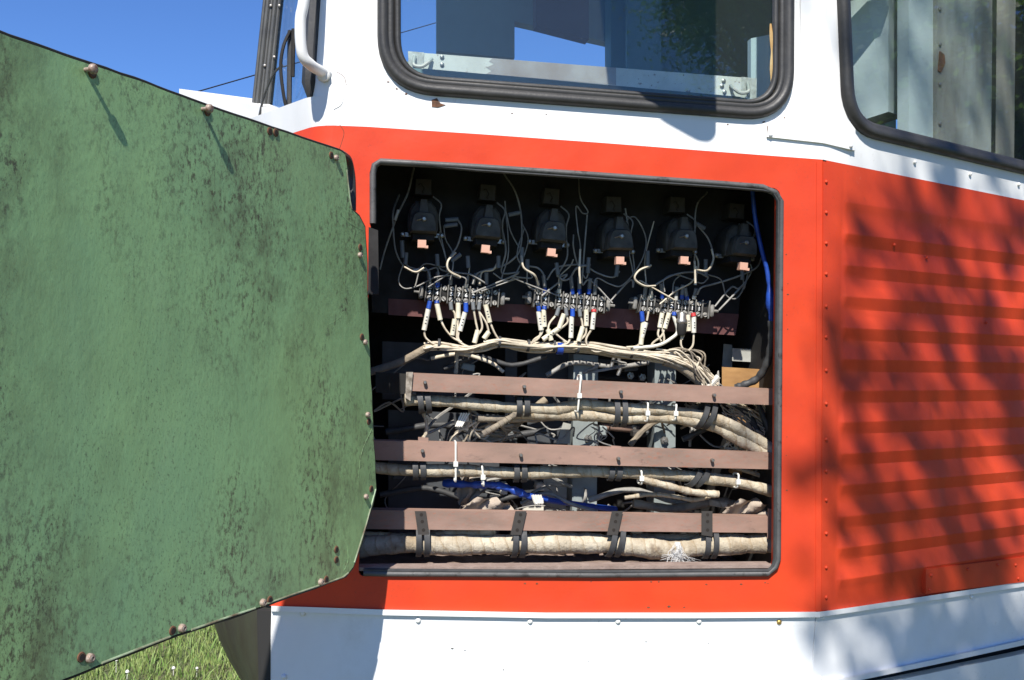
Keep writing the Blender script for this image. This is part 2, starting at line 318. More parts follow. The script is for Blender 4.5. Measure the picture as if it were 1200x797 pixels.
def inst(me, name, parent, pos, rot=None, scale=None):   # shared-mesh piece, world position, parent chain unrotated
    o = bpy.data.objects.new(name, me); col.objects.link(o); o.parent = parent
    o.location = V(pos) - root_of(parent).location
    if rot: o.rotation_euler = rot.to_euler()
    if scale: o.scale = scale
    return o
def spline(pts, k=6):
    pts = [V(p) for p in pts]; P = [pts[0] * 2 - pts[1]] + pts + [pts[-1] * 2 - pts[-2]]; out = []
    for i in range(1, len(P) - 2):
        a, b, c, d = P[i - 1:i + 3]
        for j in range(k):
            t = j / k; out.append(0.5 * ((2 * b) + (c - a) * t + (2 * a - 5 * b + 4 * c - d) * t * t + (3 * b - a - 3 * c + d) * t ** 3))
    return out + [pts[-1]]
def sA(pl, d=0.0, k=6):   # smooth pixel polyline on the hatch planes; entries (x, y[, d])
    return spline([A(p[0], p[1], p[2] if len(p) > 2 else d) for p in pl], k) if len(pl) > 2 else [A(p[0], p[1], p[2] if len(p) > 2 else d) for p in pl]
def rounded(pts, rad, k=5):  # rounded polygon in the plane of 3D pts; rad list
    out = []; m = len(pts)
    for i in range(m):
        p, a, b = pts[i], pts[i - 1], pts[(i + 1) % m]; r = rad[i] if isinstance(rad, (list, tuple)) else rad
        if r <= 0: out.append(p.copy()); continue
        pa = p + (a - p).normalized() * r; pb = p + (b - p).normalized() * r
        for j in range(k + 1):
            t = j / k; out.append(pa * (1 - t) ** 2 + p * 2 * t * (1 - t) + pb * t * t)
    return out

# ================================================================== SETTING
g = MB(); NG = 40
g.add([(-400, -400, 0), (400, -400, 0), (400, 400, 0), (-400, 400, 0)], [(0, 1, 2, 3)])
structure(g, 'ground', 'soil', 0)
gb = MB(); rg = random.Random(3)
def blade(x, y, h, wd):
    a = rg.uniform(0, 6.28); lean = rg.uniform(0.1, 0.8) * h; b = rg.uniform(0, 6.28)
    dx, dy = math.cos(a) * wd, math.sin(a) * wd; lx, ly = math.cos(b) * lean, math.sin(b) * lean
    gb.add([(x - dx, y - dy, 0), (x + dx, y + dy, 0), (x + lx * .45 + dx * .7, y + ly * .45 + dy * .7, h * .65), (x + lx * .45 - dx * .7, y + ly * .45 - dy * .7, h * .65), (x + lx, y + ly, h)],
           [(0, 1, 2, 3), (3, 2, 4)])
for i in range(34000):
    x = rg.uniform(-3.6, -0.6); y = rg.uniform(3.6, 6.6); blade(x, y, rg.uniform(0.02, 0.06), rg.uniform(0.0015, 0.0035))
for i in range(9000):
    x = rg.uniform(-7, 1.5); y = rg.uniform(-1.0, 9.5); blade(x, y, rg.uniform(0.03, 0.1), rg.uniform(0.003, 0.006))
gr = structure(gb, 'grass', 'grass', 0, 'stuff')
cf = MB()
for i in range(45):
    x = rg.uniform(-2.9, -0.9); y = rg.uniform(4.0, 5.8)
    z = rg.uniform(0.03, 0.055); r = rg.uniform(0.005, 0.009)
    cf.lathe([(r * .5, 0), (r, r * .5), (r * .8, r * 1.2), (r * .3, r * 1.6)], 6, V((0, 0, 1)), V((x, y, z)))
    cf.tube([(x, y, 0), (x, y, z)], 0.0015, 4)
structure(cf, 'clover_flowers', 'clover', 30, 'stuff')

# ================================================================== THE VEHICLE
tram = thing('tram', 'red and white tram with corrugated side and its electrical hatch standing open', 'tram', (0.3, 2.4, 0))
# --- key pixels on the hatch side
foldA = [(391, 147), (384, 200), (372, 330), (355, 500), (336, 690), (330, 711)]       # front edge, red
RB_T, RB_B = (964, 187), (961, 718)
hatch_px = [(437, 188.5), (915, 220.5), (911, 673), (420, 675.5)]
hatch = rounded([A(*p) for p in hatch_px], [0.016, 0.02, 0.02, 0.012])
def sidepoly(): return [A(*p) for p in [(391, 147), (430, 148.5), (560, 157), (700, 167), (850, 178.5), RB_T, (963, 450), RB_B, (820, 719), (640, 719), (450, 716.5)] + foldA[::-1][:-1]]
MB().sheet(sidepoly(), [hatch], wA * 0.03).build('red_side_panel', 'red', tram)
win_px = [(438, -430), (934, -470), (933, 143), (447, 103)]
winO = rounded([A(*p) for p in [(452, -400), (928, -420), (925, 138), (447, 100)]], [0.07, 0.07, 0.085, 0.085], 8)
belt = [A(*p) for p in [(425, -520), (948, -560), (955, -200), (960, 60), RB_T, (850, 178.5), (700, 167), (560, 157), (430, 148.5), (391, 147), (386, 112), (393, 0), (408, -200)]]
MB().sheet(belt, [winO], wA * 0.03).build('white_window_belt', 'white', tram)
# --- rounded front corner (three facets) down the fold
uC = V((-0.62, 0.785, 0))
def corner(pts, steps, name, m):
    mb = MB(); rows = []
    for p in pts:
        q = p.copy(); row = [q.copy()]
        for ang, ln in steps:
            a = math.radians(ang); q = q + V((-math.cos(a), math.sin(a), 0)) * ln; row.append(q.copy())
        rows.append(row)
    n = len(rows[0]); vs = [p for r_ in rows for p in r_]; fs = []
    for i in range(len(rows) - 1):
        for k in range(n - 1): fs.append((i * n + k, i * n + k + 1, (i + 1) * n + k + 1, (i + 1) * n + k))
    mb.add(vs, fs); return mb.build(name, m, tram, 60)
cst = [(8, 0.012), (22, 0.02), (38, 0.02), (50, 0.5), (62, 0.4), (80, 0.4)]
corner([A(*p) for p in foldA], cst, 'red_front_panel', 'red')
corner([A(*p) for p in [(386, 112), (388.5, 130), (391, 147)]], cst, 'white_front_band', 'white')
# the front window post beside the handrail (A pillar)
pil = [A(*p) for p in [(386, 112), (389, 60), (393, 0), (408, -200), (425, -520)]]
corner(pil, [(8, 0.012), (30, 0.018), (60, 0.018)], 'front_pillar', 'white')
mb = MB()
for q in (0,):
    path = [p + V((-0.04, 0.022, 0)) for p in pil]
    mb.tube(spline(path[:3], 4) if 0 else spline(path, 3), 0.015, 8, rad=lambda t: min(1, .25 + t * 9))
mb.build('front_window_gasket', 'rubber', tram)
# front windscreen pane, ribbed post, hood
def Cpt(px, py, s):   # point at forward distance s past the corner
    base = A(389, 100); y = base.y + 0.785 * s; d = ray(px, py); return CAM + d * (y / d.y)
gl = [Cpt(384, 96, 0.03), Cpt(396, -60, 0.03), Cpt(415, -330, 0.03), Cpt(352, -330, 0.3), Cpt(338, -60, 0.3), Cpt(318, 132, 0.3), Cpt(336, 139, 0.22)]
MB().prism(gl, [p + V((0.004, 0.003, 0)) for p in gl]).build('windscreen_pane', 'glass', tram, 0)
mb = MB()
pt, pb_ = Cpt(335, -60, 0.3), Cpt(303, 150, 0.3); pu = Cpt(362, -400, 0.3)
for k in range(5):
    off = V((-.0145 + .00725 * k, -.002 * (k % 2), 0)); mb.tube([pb_ + off, pu + off], .0052 if k % 2 else .0042, 8)
mb.box8([pb_ + V((-0.0165, .002, 0)), pb_ + V((.0165, .002, 0)), pu + V((.0165, .002, 0)), pu + V((-.0165, .002, 0)),
         pb_ + V((-0.0165, .025, 0)), pb_ + V((.0165, .025, 0)), pu + V((.0165, .025, 0)), pu + V((-.0165, .025, 0))])
post = mb.build('windscreen_post', 'alu', tram, 30)
sm = MB().lathe([(0.003, 0), (0.003, .001), (0.0015, .002)], 8).mesh('screw', 'steel')
for px, py in ((328, 8), (318, 8), (311, 78), (322, 68)): inst(sm, 'screw', post, Cpt(px, py, 0.3) + V((0, -0.006, 0)))
hd = [Cpt(210, 104, 0.42), Cpt(300, 116, 0.36), Cpt(345, 134, 0.18), Cpt(345, 330, 0.18), Cpt(300, 330, 0.36), Cpt(210, 330, 0.42)]
mb = MB().prism(hd, [p + V((0.25, 0.6, 0)) for p in hd]); mb.build('front_hood', 'white', tram, 30)
# wiper
mb = MB().tube([Cpt(340, 36, 0.2), Cpt(338.5, 137, 0.2)], 0.005, 6)
wp = mb.build('wiper', 'strap', tram)
MB().tube([Cpt(344, 34, 0.19), Cpt(343, 90, 0.19)], 0.004, 6).build('wiper_blade', 'black', wp)
MB().tube(spline([Cpt(340, 36, 0.19), Cpt(332, 55, 0.18), Cpt(329, 80, 0.18), Cpt(333, 115, 0.18), Cpt(339, 136, 0.19)], 6), 0.0032, 6).build('wiper_hose', 'black', wp)
MB().tube(spline([Cpt(331, 76, 0.18), Cpt(320, 88, 0.2), Cpt(309, 115, 0.24), Cpt(303, 140, 0.25)], 6), 0.0025, 6).build('wiper_arm', 'alu', wp)
# handrail
hr = spline([A(372, -330, -.05), A(362, -120, -.06), A(357, -10, -.062), A(352, 25, -.062), A(354, 62, -.058), A(364, 76, -.045), A(377, 84, -.012), A(386, 88, 0.01)], 8)
hb = MB().tube(hr, 0.0095, 12).build('handrail', 'white', tram, 60)
MB().lathe([(0.011, -.004), (0.013, 0.0), (0.012, 0.01), (0.006, 0.014)], 10, -wA, A(379, 88, 0.0)).build('handrail_socket', 'white', hb)
# --- fold / right body (plane B)
zt = lambda s: B(964, 187).z
def zline(p, q):
    a, b = B(*p), B(*q); sa, sb = (a - PB).dot(uB), (b - PB).dot(uB)
    return lambda s: a.z + (b.z - a.z) * (min(max(s, 0), sb) - sa) / (sb - sa)
zTop, zBot = zline((964, 187), (1200, 235)), zline((961, 718), (1200, 683))
S = lambda px, py=450: (B(px, py) - PB).dot(uB)
LEN = 3.4
def rib(s, z):
    if not ribz[1] < z < ribz[0]: return 0
    t = ((ribz[0] - z) / per) % 1.0
    h = t / .6 if t < .6 else 1 - (t - .6) / .4
    f = min(max((s - S(983)) / 0.012, 0), 1); f = f * f * (3 - 2 * f)
    return 0.0072 * h * f * (0.45 if t_i(z) < 1 else 1)
ribz = (B(987, 214.5).z, B(987, 693).z); per = (ribz[0] - ribz[1]) / 13.0
t_i = lambda z: int((ribz[0] - z) / per + 1e-6)
ss = [0, S(974), S(982)] + [S(983) + 0.012 * k / 4 for k in range(0, 5)] + [0.1 + 0.1 * k for k in range(1, 34)]
zl = [None] + [ribz[0] - per * (i + f) for i in range(13) for f in (0.0, .3, .56, .60, .64, .82)] + [ribz[1]]
mb = MB(); vs = []; rows = len(zl) + 1
for s in ss:
    c = [zTop(s)] + [z for z in zl[1:]] + [zBot(s)]
    vs += [Bl(s, -rib(s, min(max(z, zBot(s)), zTop(s))), min(max(z, zBot(s)), zTop(s) - (0 if i == 0 else 1e-4 * i))) for i, z in enumerate(c)]
fs = [(i * rows + k, (i + 1) * rows + k, (i + 1) * rows + k + 1, i * rows + k + 1) for i in range(len(ss) - 1) for k in range(rows - 1)]
mb.add(vs, fs).build('corrugated_side_panel', 'red', tram, 26)
# white belt B with side window
wB_out = [Bl(S(978, 60), 0, B(978, 60).z), None]
def Bz(px, py): p = B(px, py); return ((p - PB).dot(uB), p.z)
s0, z0 = Bz(999, 148); s1, z1 = Bz(1200, 196); zw = z0
w2 = [Bl(*((lambda a: (a[0], 0, a[1]))(Bz(970, -420)))), Bl(2.1, 0, Bz(970, -420)[1]), Bl(2.1, 0, Bz(1200, 197)[1]), Bl(s1, 0, z1), Bl(*((lambda a: (a[0], 0, a[1]))(Bz(994, 146))))]
w2 = rounded(w2, [0.07, 0.07, 0.07, 0.0, 0.075], 8)
top3 = Bz(948, -560)[1]
bel2 = [A(*RB_T), A(960, 60), A(955, -200), A(948, -560), Bl(LEN, 0, top3), Bl(LEN, 0, zTop(9)), Bl(S(1200), 0, zTop(9))]
w3 = rounded([Bl(2.3, 0, w2[0].z), Bl(3.2, 0, w2[0].z), Bl(3.2, 0, Bz(1200, 197)[1]), Bl(2.3, 0, Bz(1200, 197)[1])], 0.07, 6)
MB().sheet(bel2, [w2, w3], wB * 0.03).build('white_rear_belt', 'white', tram)
# pillar cover plate, bent round the fold
pa = [A(*p) + wA * -0.005 for p in [(898, 161), (900, 147), (918, 141), (930, 122), (937, 80), (937, -200), (957, -200), (960, 60), (962, 168)]]
pbp = [pa[8], pa[7], pa[6]] + [B(*p) + wB * -0.005 for p in [(962, -200), (965, 0), (972, 60), (984, 130), (1000, 152), (1000, 177)]]
mb = MB().prism(pa, [p + wA * 0.0047 for p in pa]); mb.prism(pbp, [p + wB * 0.0047 for p in pbp]); pp = mb.build('pillar_plate', 'white', tram, 20)
rivet = MB().lathe([(0.0036, 0), (0.0035, .0012), (0.0024, .0026), (0.0008, .0032)], 9).mesh('rivet', 'red')
rivetw = MB().lathe([(0.0042, 0), (0.004, .0013), (0.0027, .003), (0.0009, .0036)], 9).mesh('rivet', 'white')
for px, py in ((903, 158),): inst(rivetw, 'rivet', pp, A(px, py, -.0051), RA)
for px, py in ((997, 171),): inst(rivetw, 'rivet', pp, B(px, py, -.0051), RB)
# seam strip over the fold with rivets
for y in (213, 249, 285, 321, 359, 395, 434, 473, 515, 552, 586, 625, 665, 700):
    inst(rivet, 'rivet', tram, B(968, y, -0.0012), RB)
for p in [(1086, 302), (1156, 378), (1048, 287)]: inst(rivet, 'rivet', tram, B(*p, -0.005), RB)
for p in [(1072, 190), (1137, 204), (1194, 216)]: inst(rivetw, 'rivet', tram, B(*p, 0), RB)
st = [A(957, 190, -0.0012), A(963.5, 190, -0.0012), A(962, 716, -0.0012), A(956, 716, -0.0012)]
MB().prism(st, [p + wA * 0.0035 for p in st]).build('seam_strip', 'red', tram, 0)
st = [B(965, 189, -0.001), B(972.5, 190.5, -0.001), B(971, 715, -0.001), B(962.5, 716, -0.001)]
MB().prism(st, [p + wB * 0.0035 for p in st]).build('seam_strip', 'red', tram, 0)
# repair plate low on the corrugated side
rp = [B(1085, 667, -.009), B(1225, 650, -.009), B(1225, 679, -.009), B(1085, 696, -.009)]
rpl = MB().prism(rp, [p + wB * 0.009 for p in rp]).build('repair_plate', 'red', tram, 0)
for p in [(1091, 674), (1089, 691), (1134, 667), (1169, 662), (1190, 662), (1193, 678)]: inst(rivet, 'rivet', rpl, B(*p, -0.009), RB)
# skirts
skA = [A(*p, 0.001) for p in [(318, 713), (450, 718.5), (640, 721), (820, 721), (955.4, 720), (949.6, 800), (948.6, 960), (312, 960)]]
MB().sheet(skA, [], wA * 0.02).build('front_skirt', 'silver', tram, 0)
skB = [B(*p, 0.001) for p in [(957, 721), (1200, 685)]] + [Bl(LEN, .001, B(1200, 685).z), Bl(LEN, .001, B(1200, 755).z)] + [B(*p, 0.001) for p in [(1200, 755), (1100, 777), (1000, 797), (951, 806)]]
MB().sheet(skB, [], wB * 0.02).build('rear_skirt', 'silver', tram, 0)
def strip(P, pts, w, ext, y0, y1, d0, d1, name, m):
    f = [P(x, y + y0, d0) for x, y in pts] + [P(x, y + y1, d0) for x, y in reversed(pts)]
    f2 = [P(x, y + y0, d1) for x, y in pts] + [P(x, y + y1, d1) for x, y in reversed(pts)]
    n = len(pts)
    if ext: 
        for q in (f, f2): q[n - 1:n + 1] = [q[n - 1], q[n - 1] + uB * 2.9, q[n] + uB * 2.9, q[n]]
    return MB().prism(f, f2).build(name, m, tram, 30)
strip(A, [(318, 709.5), (450, 714), (640, 717.5), (820, 717.5), (961, 716.5)], wA, 0, 0.5, 7, -0.007, 0.0, 'skirt_rim', 'white')
strip(B, [(961, 716.5), (1000, 711), (1200, 681)], wB, 1, 0.5, 6.5, -0.007, 0.0, 'skirt_rim', 'white')
strip(B, [(951, 801), (1000, 793), (1100, 772), (1200, 750)], wB, 1, 0, 6, -0.008, 0.0, 'lower_skirt_rim', 'silver')
lp = [B(*p, 0.003) for p in [(951, 822), (1010, 806), (1100, 787), (1200, 766)]]; lp += [lp[-1] + uB * 2.9]
lp2 = [V((p.x, p.y, 0.42)) for p in reversed(lp)]
MB().sheet(lp + lp2, [], wB * 0.02).build('lower_skirt_panel', 'silver', tram, 0)
for px, py in ((355, 719), (490, 727), (621, 728), (724, 728), (819, 728), (333, 793), (858, 796)):
    inst(rivetw, 'screw', tram, A(px, py, 0.0008), RA, (1.25, 1.25, 1.25))
inst(MB().lathe([(0.0052, 0), (0.005, .0015), (0.0032, .0032), (.001, .0038)], 9).mesh('screw', 'brass'), 'screw', tram, A(913, 729, 0.0008), RA)
for px, py in ((964, 723), (1138, 699), (960, 795)): inst(rivetw, 'screw', tram, B(px, py, 0.0008), RB, (1.2, 1.2, 1.2))
# dark rounded bumper end below the door
mb = MB(); rows = []
for py, xs in ((690, (319, 302, 282, 262, 243)), (725, (319, 302, 283, 264, 249)), (750, (319, 303, 286, 270, 257)), (775, (319, 304, 290, 279, 269)), (800, (319, 306, 297, 290, 284)), (840, (319, 312, 306, 302, 300)), (930, (319, 313, 309, 307, 305))):
    rows.append([A(x, py, dd) for x, dd in zip(xs, (0.012, 0.03, 0.05, 0.1, 0.17))])
n = 5; mb.add([p for r_ in rows for p in r_], [(i * n + k, i * n + k + 1, (i + 1) * n + k + 1, (i + 1) * n + k) for i in range(len(rows) - 1) for k in range(n - 1)])
mb.build('front_bumper', 'bumper', tram, 70)
st = [A(301, 715, 0.014), A(317, 716, 0.0), A(317, 930, 0.0), A(306, 930, 0.014)]
MB().prism(st, [p + wA * 0.02 for p in st]).build('bumper_joint', 'under', tram, 0)
# roof, floor, rear and far side so the body is closed
zr = top3; WID = 2.3
f0 = A(425, -520); f1 = A(948, -560)
roofpts = [V((f0.x - .1, f0.y, zr)), V((f1.x, f1.y, zr)), Bl(LEN, 0, zr), Bl(LEN, WID, zr), V((f0.x - .1, f0.y + 2.2, zr))]
MB().sheet(roofpts, [], V((0, 0, 0.12))).build('roof', 'white', tram, 0)
flo = [Al(ua(420), .06, 0.45), Al(ua(960), .06, 0.45), Bl(LEN, .06, 0.45), Bl(LEN, WID, 0.45), V((f0.x, f0.y + 2.1, 0.45))]
MB().sheet(flo, [], V((0, 0, 0.08))).build('underframe', 'under', tram, 0)
flo = [Al(ua(420), .58, 1.2), Al(ua(960), .58, 1.2), Bl(.02, .05, 1.2), Bl(LEN, .05, 1.2), Bl(LEN, WID, 1.2), V((f0.x, f0.y + 2.1, 1.2))]
MB().sheet(flo, [], V((0, 0, 0.04))).build('cab_floor', 'under', tram, 0)
rear = [Bl(LEN, 0.04, .5), Bl(LEN, WID, .5), Bl(LEN, WID, zr), Bl(LEN, 0.04, zr)]
MB().sheet(rear, [], uB * 0.03).build('rear_wall', 'white', tram, 0)
for s in (1.4, 2.3):
    wc = Bl(s, .3, .34); wh = MB().lathe([(.33, -.05), (.34, 0), (.31, .03), (.29, .1), (.1, .12)], 28, -wB, wc); wh.build('wheel', 'under', tram)

# --- gaskets
def gasket_prof(wd, h, n=9): return [(wd * math.cos(math.pi * k / (n - 1)), h * math.sin(math.pi * k / (n - 1))) for k in range(n)]
gp = [(0.021, 0), (0.0203, .006), (0.0175, .0115), (0.0125, .0145), (0.007, .014), (0.003, .0105), (.001, .0085), (-.002, .0095), (-.006, .009), (-.0085, .006), (-.0095, .003), (-.0097, 0)]
ctr = rounded([A(*p) for p in [(456, -395), (919, -415), (917, 130), (456, 95)]], [0.065, 0.065, 0.075, 0.08], 10)
gk = MB().sweep(ctr, gp, True, wA).build('window_gasket', 'rubber', tram, 60)
ctr2 = rounded([A(*p, -0.002) for p in [(465, -388), (910, -408), (908, 123), (466, 90)]], [0.055, 0.055, 0.065, 0.07], 10)
MB().sweep(ctr2, gasket_prof(0.006, 0.008, 6), True, wA).build('gasket_lip', 'rubber', gk, 60)
gl = rounded([A(*p, 0.006) for p in [(459, -393), (916, -413), (914, 128), (460, 94)]], [0.05, 0.05, 0.06, 0.06], 8)
wg = MB().sheet(gl, [], wA * 0.004).build('window_pane', 'glass', tram, 0)
sl = spline([A(903, 28, -.001), A(904.5, 60, -.002), A(904, 90, -.001), A(906, 112, -.001)], 5)
MB().tube(sl, 0.0028, 6, rad=lambda t: 0.6 + 0.7 * abs(math.sin(t * 9))).build('sealant_bead', 'sealant', wg)
MB().tube([A(490, 98.5, -.002), A(600, 106, -.002), A(720, 114, -.002)], 0.0018, 6).build('sealant_bead', 'sealant', wg)
# sliding-window bar inside the glass
bl = [(482, 61), (885, 92), (885, 115), (482, 79)]
bm_ = MB().prism([A(x, y, 0.022) for x, y in bl], [A(x, y, 0.036) for x, y in bl])
wb = bm_.build('window_bar', 'barpaint', tram, 20)
for (x, y, s) in ((494, 72, 1), (868, 103, -1)):
    MB().tube(spline([A(x - 8 * s, y - 6, .018), A(x - 9 * s, y + 4, .012), A(x, y + 6, .01), A(x + 8 * s, y + 1, .012), A(x + 12 * s, y - 3, .02)], 5), 0.0034, 8).build('latch', 'bracket', wb)
for p in ((518, 67), (518, 76), (848, 95), (849, 108), (846, 101)): inst(sm, 'screw', wb, A(*p, 0.0215), RA, (1.4, 1.4, 1.4))
bs = [(577, 68.4), (722, 79.4), (722, 99.7), (570, 86.6), (576, 83), (570, 79), (579, 75), (573, 72)]
MB().prism([A(x, y, .0215) for x, y in bs], [A(x, y, .0225) for x, y in bs]).build('bare_strip', 'bare', wb, 0)
cl = [(478, 60), (497, 61.5), (496, 81), (479, 79)]
MB().prism([A(x, y, 0.0205) for x, y in cl], [A(x, y, 0.03) for x, y in cl]).build('bar_end_clip', 'zinc', wb, 0)
cl = [(869, 90), (887, 92), (886, 117), (868, 114)]
MB().prism([A(x, y, 0.0205) for x, y in cl], [A(x, y, 0.03) for x, y in cl]).build('bar_end_clip', 'zinc', wb, 0)
# side window (rear) gasket and pane
gk2 = MB().sweep(w2, [(0.017, 0), (0.0165, .008), (0.013, .014), (0.008, .016), (0.002, .0155), (-.003, .0115), (-.007, .011), (-.012, .008), (-.014, 0)], True, wB).build('window_gasket', 'rubber', tram, 60)
MB().sheet([p + wB * 0.006 for p in w2], [], wB * 0.004).build('window_pane', 'clear', tram, 0)
MB().sweep(w3, gasket_prof(0.021, 0.022), True, wB).build('window_gasket', 'rubber', tram, 60)
MB().sheet([p + wB * 0.006 for p in w3], [], wB * 0.004).build('window_pane', 'glass', tram, 0)
# --- hatch seal: rubber strip all round, double lipped
hc = rounded([A(*p) for p in [(437, 188), (916, 220), (910.5, 672), (424, 674.5)]], [0.02, 0.0, 0.0, 0.012], 5)
hc = [A(437, 262), A(437, 203), A(439, 194), A(446, 189.5), A(560, 196), A(700, 205.5), A(850, 216), A(893, 219.5), A(908, 226), A(914.5, 236), A(913, 400), A(911, 655), A(908, 664), A(899, 672), A(700, 673.5), A(560, 672.5), A(460, 672), A(426, 671)]
rb = MB().sweep(hc, gasket_prof(0.006, 0.009, 8), False, wA).build('hatch_seal', 'seal', tram, 50)
MB().sweep([p + wA * -0.001 + V((0, 0, -0.006)) * (1 if 3 < i < 8 else 0) + uA * (-0.006 if 7 < i < 13 else 0) + V((0, 0, .006)) * (1 if i > 12 else 0) for i, p in enumerate(hc)][3:], gasket_prof(0.0028, 0.006, 6), False, wA).build('seal_lip', 'strap', rb, 50)
hi = [A(x, y, .002) for x, y in [(437, 190), (916, 222), (912, 672), (418, 674)]]
fl = MB(); 
for i in range(4):
    a, b = hi[i], hi[(i + 1) % 4]; fl.box8([a, b, b + wA * .0, a + wA * .0] if 0 else [a, b, b + wA * .02, a + wA * .02, a + (a - hi[(i + 2) % 4]) * .004, b + (b - hi[(i + 3) % 4]) * .004, b + wA * .02 + (b - hi[(i + 3) % 4]) * .004, a + wA * .02 + (a - hi[(i + 2) % 4]) * .004])
fl.build('hatch_flange', 'cavity', tram, 0)
# hinge plate at the left of the opening
hp = [A(432, 266, -.004), A(443, 270, -.004), A(444, 345, -.004), A(431, 345, -.004)]
MB().prism(hp, [p + wA * .008 for p in hp]).build('hinge_plate', 'black', tram, 0)

# --- cavity
zf = A(600, 663, .01).z; zc = A(600, 196).z + 0.06; ul, ur = ua(424) - .07, ua(914) + .04; DP = 0.56
def wall(a, b, c, d_, t, name, m): return MB().sheet([a, b, c, d_], [], t).build(name, m, tram, 0)
zb = zf - .08
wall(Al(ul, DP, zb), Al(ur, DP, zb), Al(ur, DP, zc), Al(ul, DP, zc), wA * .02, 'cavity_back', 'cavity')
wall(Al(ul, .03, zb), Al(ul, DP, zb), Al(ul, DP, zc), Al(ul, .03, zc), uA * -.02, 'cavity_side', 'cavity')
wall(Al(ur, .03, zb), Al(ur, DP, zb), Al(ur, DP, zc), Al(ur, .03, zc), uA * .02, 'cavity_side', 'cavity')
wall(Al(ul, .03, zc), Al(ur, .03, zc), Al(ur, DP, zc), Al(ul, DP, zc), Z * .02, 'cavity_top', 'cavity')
ul_, ur_ = ua(417), ua(911)
sp_ = [(ul_, .003), (ur_, .003), (ur_, .034), (ul_, .034)]
mb = MB().sheet([Al(u, d, zf) for u, d in sp_], [], Z * -.006); mb.add([Al(ul, .031, zf - .004), Al(ur, .031, zf - .004), Al(ur, .036, zf - .07), Al(ul, .036, zf - .07), Al(ul, .036, zf - .004), Al(ur, .036, zf - .004)], [(0, 1, 2, 3), (3, 2, 5, 4)])
mb.build('hatch_sill', 'dust', tram, 0)
mb = MB(); nx, ny = 40, 10; rr = random.Random(5)
mb.add([Al(ul + (ur - ul) * i / nx, (.036 + (DP - .036) * j / ny), zf - .055 + rr.uniform(-.0025, .0025)) for j in range(ny + 1) for i in range(nx + 1)],
       [(j * (nx + 1) + i, j * (nx + 1) + i + 1, (j + 1) * (nx + 1) + i + 1, (j + 1) * (nx + 1) + i) for j in range(ny) for i in range(nx)])
mb.build('cavity_floor', 'dust', tram)
# mounting panel for the relays
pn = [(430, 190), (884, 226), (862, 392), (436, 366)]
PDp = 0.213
MB().prism([A(x, y, PDp) for x, y in pn], [A(x, y, PDp + .012) for x, y in pn]).build('mounting_panel', 'black', tram, 0)  # black tone stands in for the shade over the maroon panel
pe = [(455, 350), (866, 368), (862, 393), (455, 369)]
MB().prism([A(x, y, PDp - .002) for x, y in pe], [A(x, y, PDp - .0005) for x, y in pe]).build('sunlit_panel_strip', 'maroon', tram, 0)  # maroon kept to the band the sun reaches, so the lighting is painted in
# uprights behind
def slab(pts, d, t, name, m, sm=0): return MB().prism([A(x, y, d) for x, y in pts], [A(x, y, d + t) for x, y in pts]).build(name, m, tram, sm)
nut = MB().lathe([(0.009, 0), (0.009, .006), (0.0075, .008), (.004, .0082), (.004, .013), (.0035, .0135)], 6).mesh('bolt', 'steel')
for pts, bl_ in (([(674, 415), (701, 417), (699, 610), (672, 608)], [(689, 514)]), ([(769, 422), (792, 424), (791, 612), (768, 610)], [(778, 516), (778, 480)])):
    o = slab(pts, .27, .006, 'upright', 'upright')
    x0, y0 = pts[0]; x3, y3 = pts[3]
    e = [A(x0, y0, .271), A(x3, y3, .271)]
    MB().box8([e[0] - uA * .003, e[0] + uA * .001, e[1] + uA * .001, e[1] - uA * .003] + [q + wA * .06 for q in (e[0] - uA * .003, e[0] + uA * .001, e[1] + uA * .001, e[1] - uA * .003)]).build('upright_flange', 'upright', o, 0)
    for p in bl_: inst(nut, 'bolt', o, A(*p, .27), RA)
for pts in ([(592, 405), (606, 406), (606, 530), (592, 530)], [(618, 405), (668, 408), (668, 530), (618, 528)], [(448, 400), (556, 404), (556, 470), (448, 468)], [(455, 480), (585, 486), (585, 640), (455, 640)], [(612, 560), (664, 562), (664, 602), (612, 600)]):
    slab(pts, .36 + .004 * random.random(), .01, 'backing_plate', 'darkplate')
slab([(637, 556), (665, 558), (663, 602), (637, 600)], .30, .01, 'pale_bracket', 'bracket')
slab([(612, 585), (637, 585), (637, 601), (612, 601)], .29, .01, 'pale_bracket', 'wsleeve')
slab([(660, 495), (669, 497), (668, 520), (652, 520)], .22, .03, 'small_bracket', 'bracket')
for y, dd in ((440, .42), (492, .3)):
    MB().tube([A(700, y + 2, dd), A(790, y + 8, dd)], .008, 8).build('pipe', 'plate', tram)
MB().tube([A(704, 499, .3), A(724, 501, .3), A(748, 503, .3)], .009, 10).build('coupling', 'rail', tram)
for x, y in ((738, 440), (752, 442), (742, 502), (756, 505)): inst(nut, 'bolt', tram, A(x, y, .3), RA)
# pale bracket and board at right
slab([(848, 403), (858, 404), (858, 432), (846, 431)], .3, .02, 'bracket_leg', 'bracket')
slab([(858, 408), (912, 411), (912, 426), (858, 423)], .25, .02, 'bracket_arm', 'bracket')

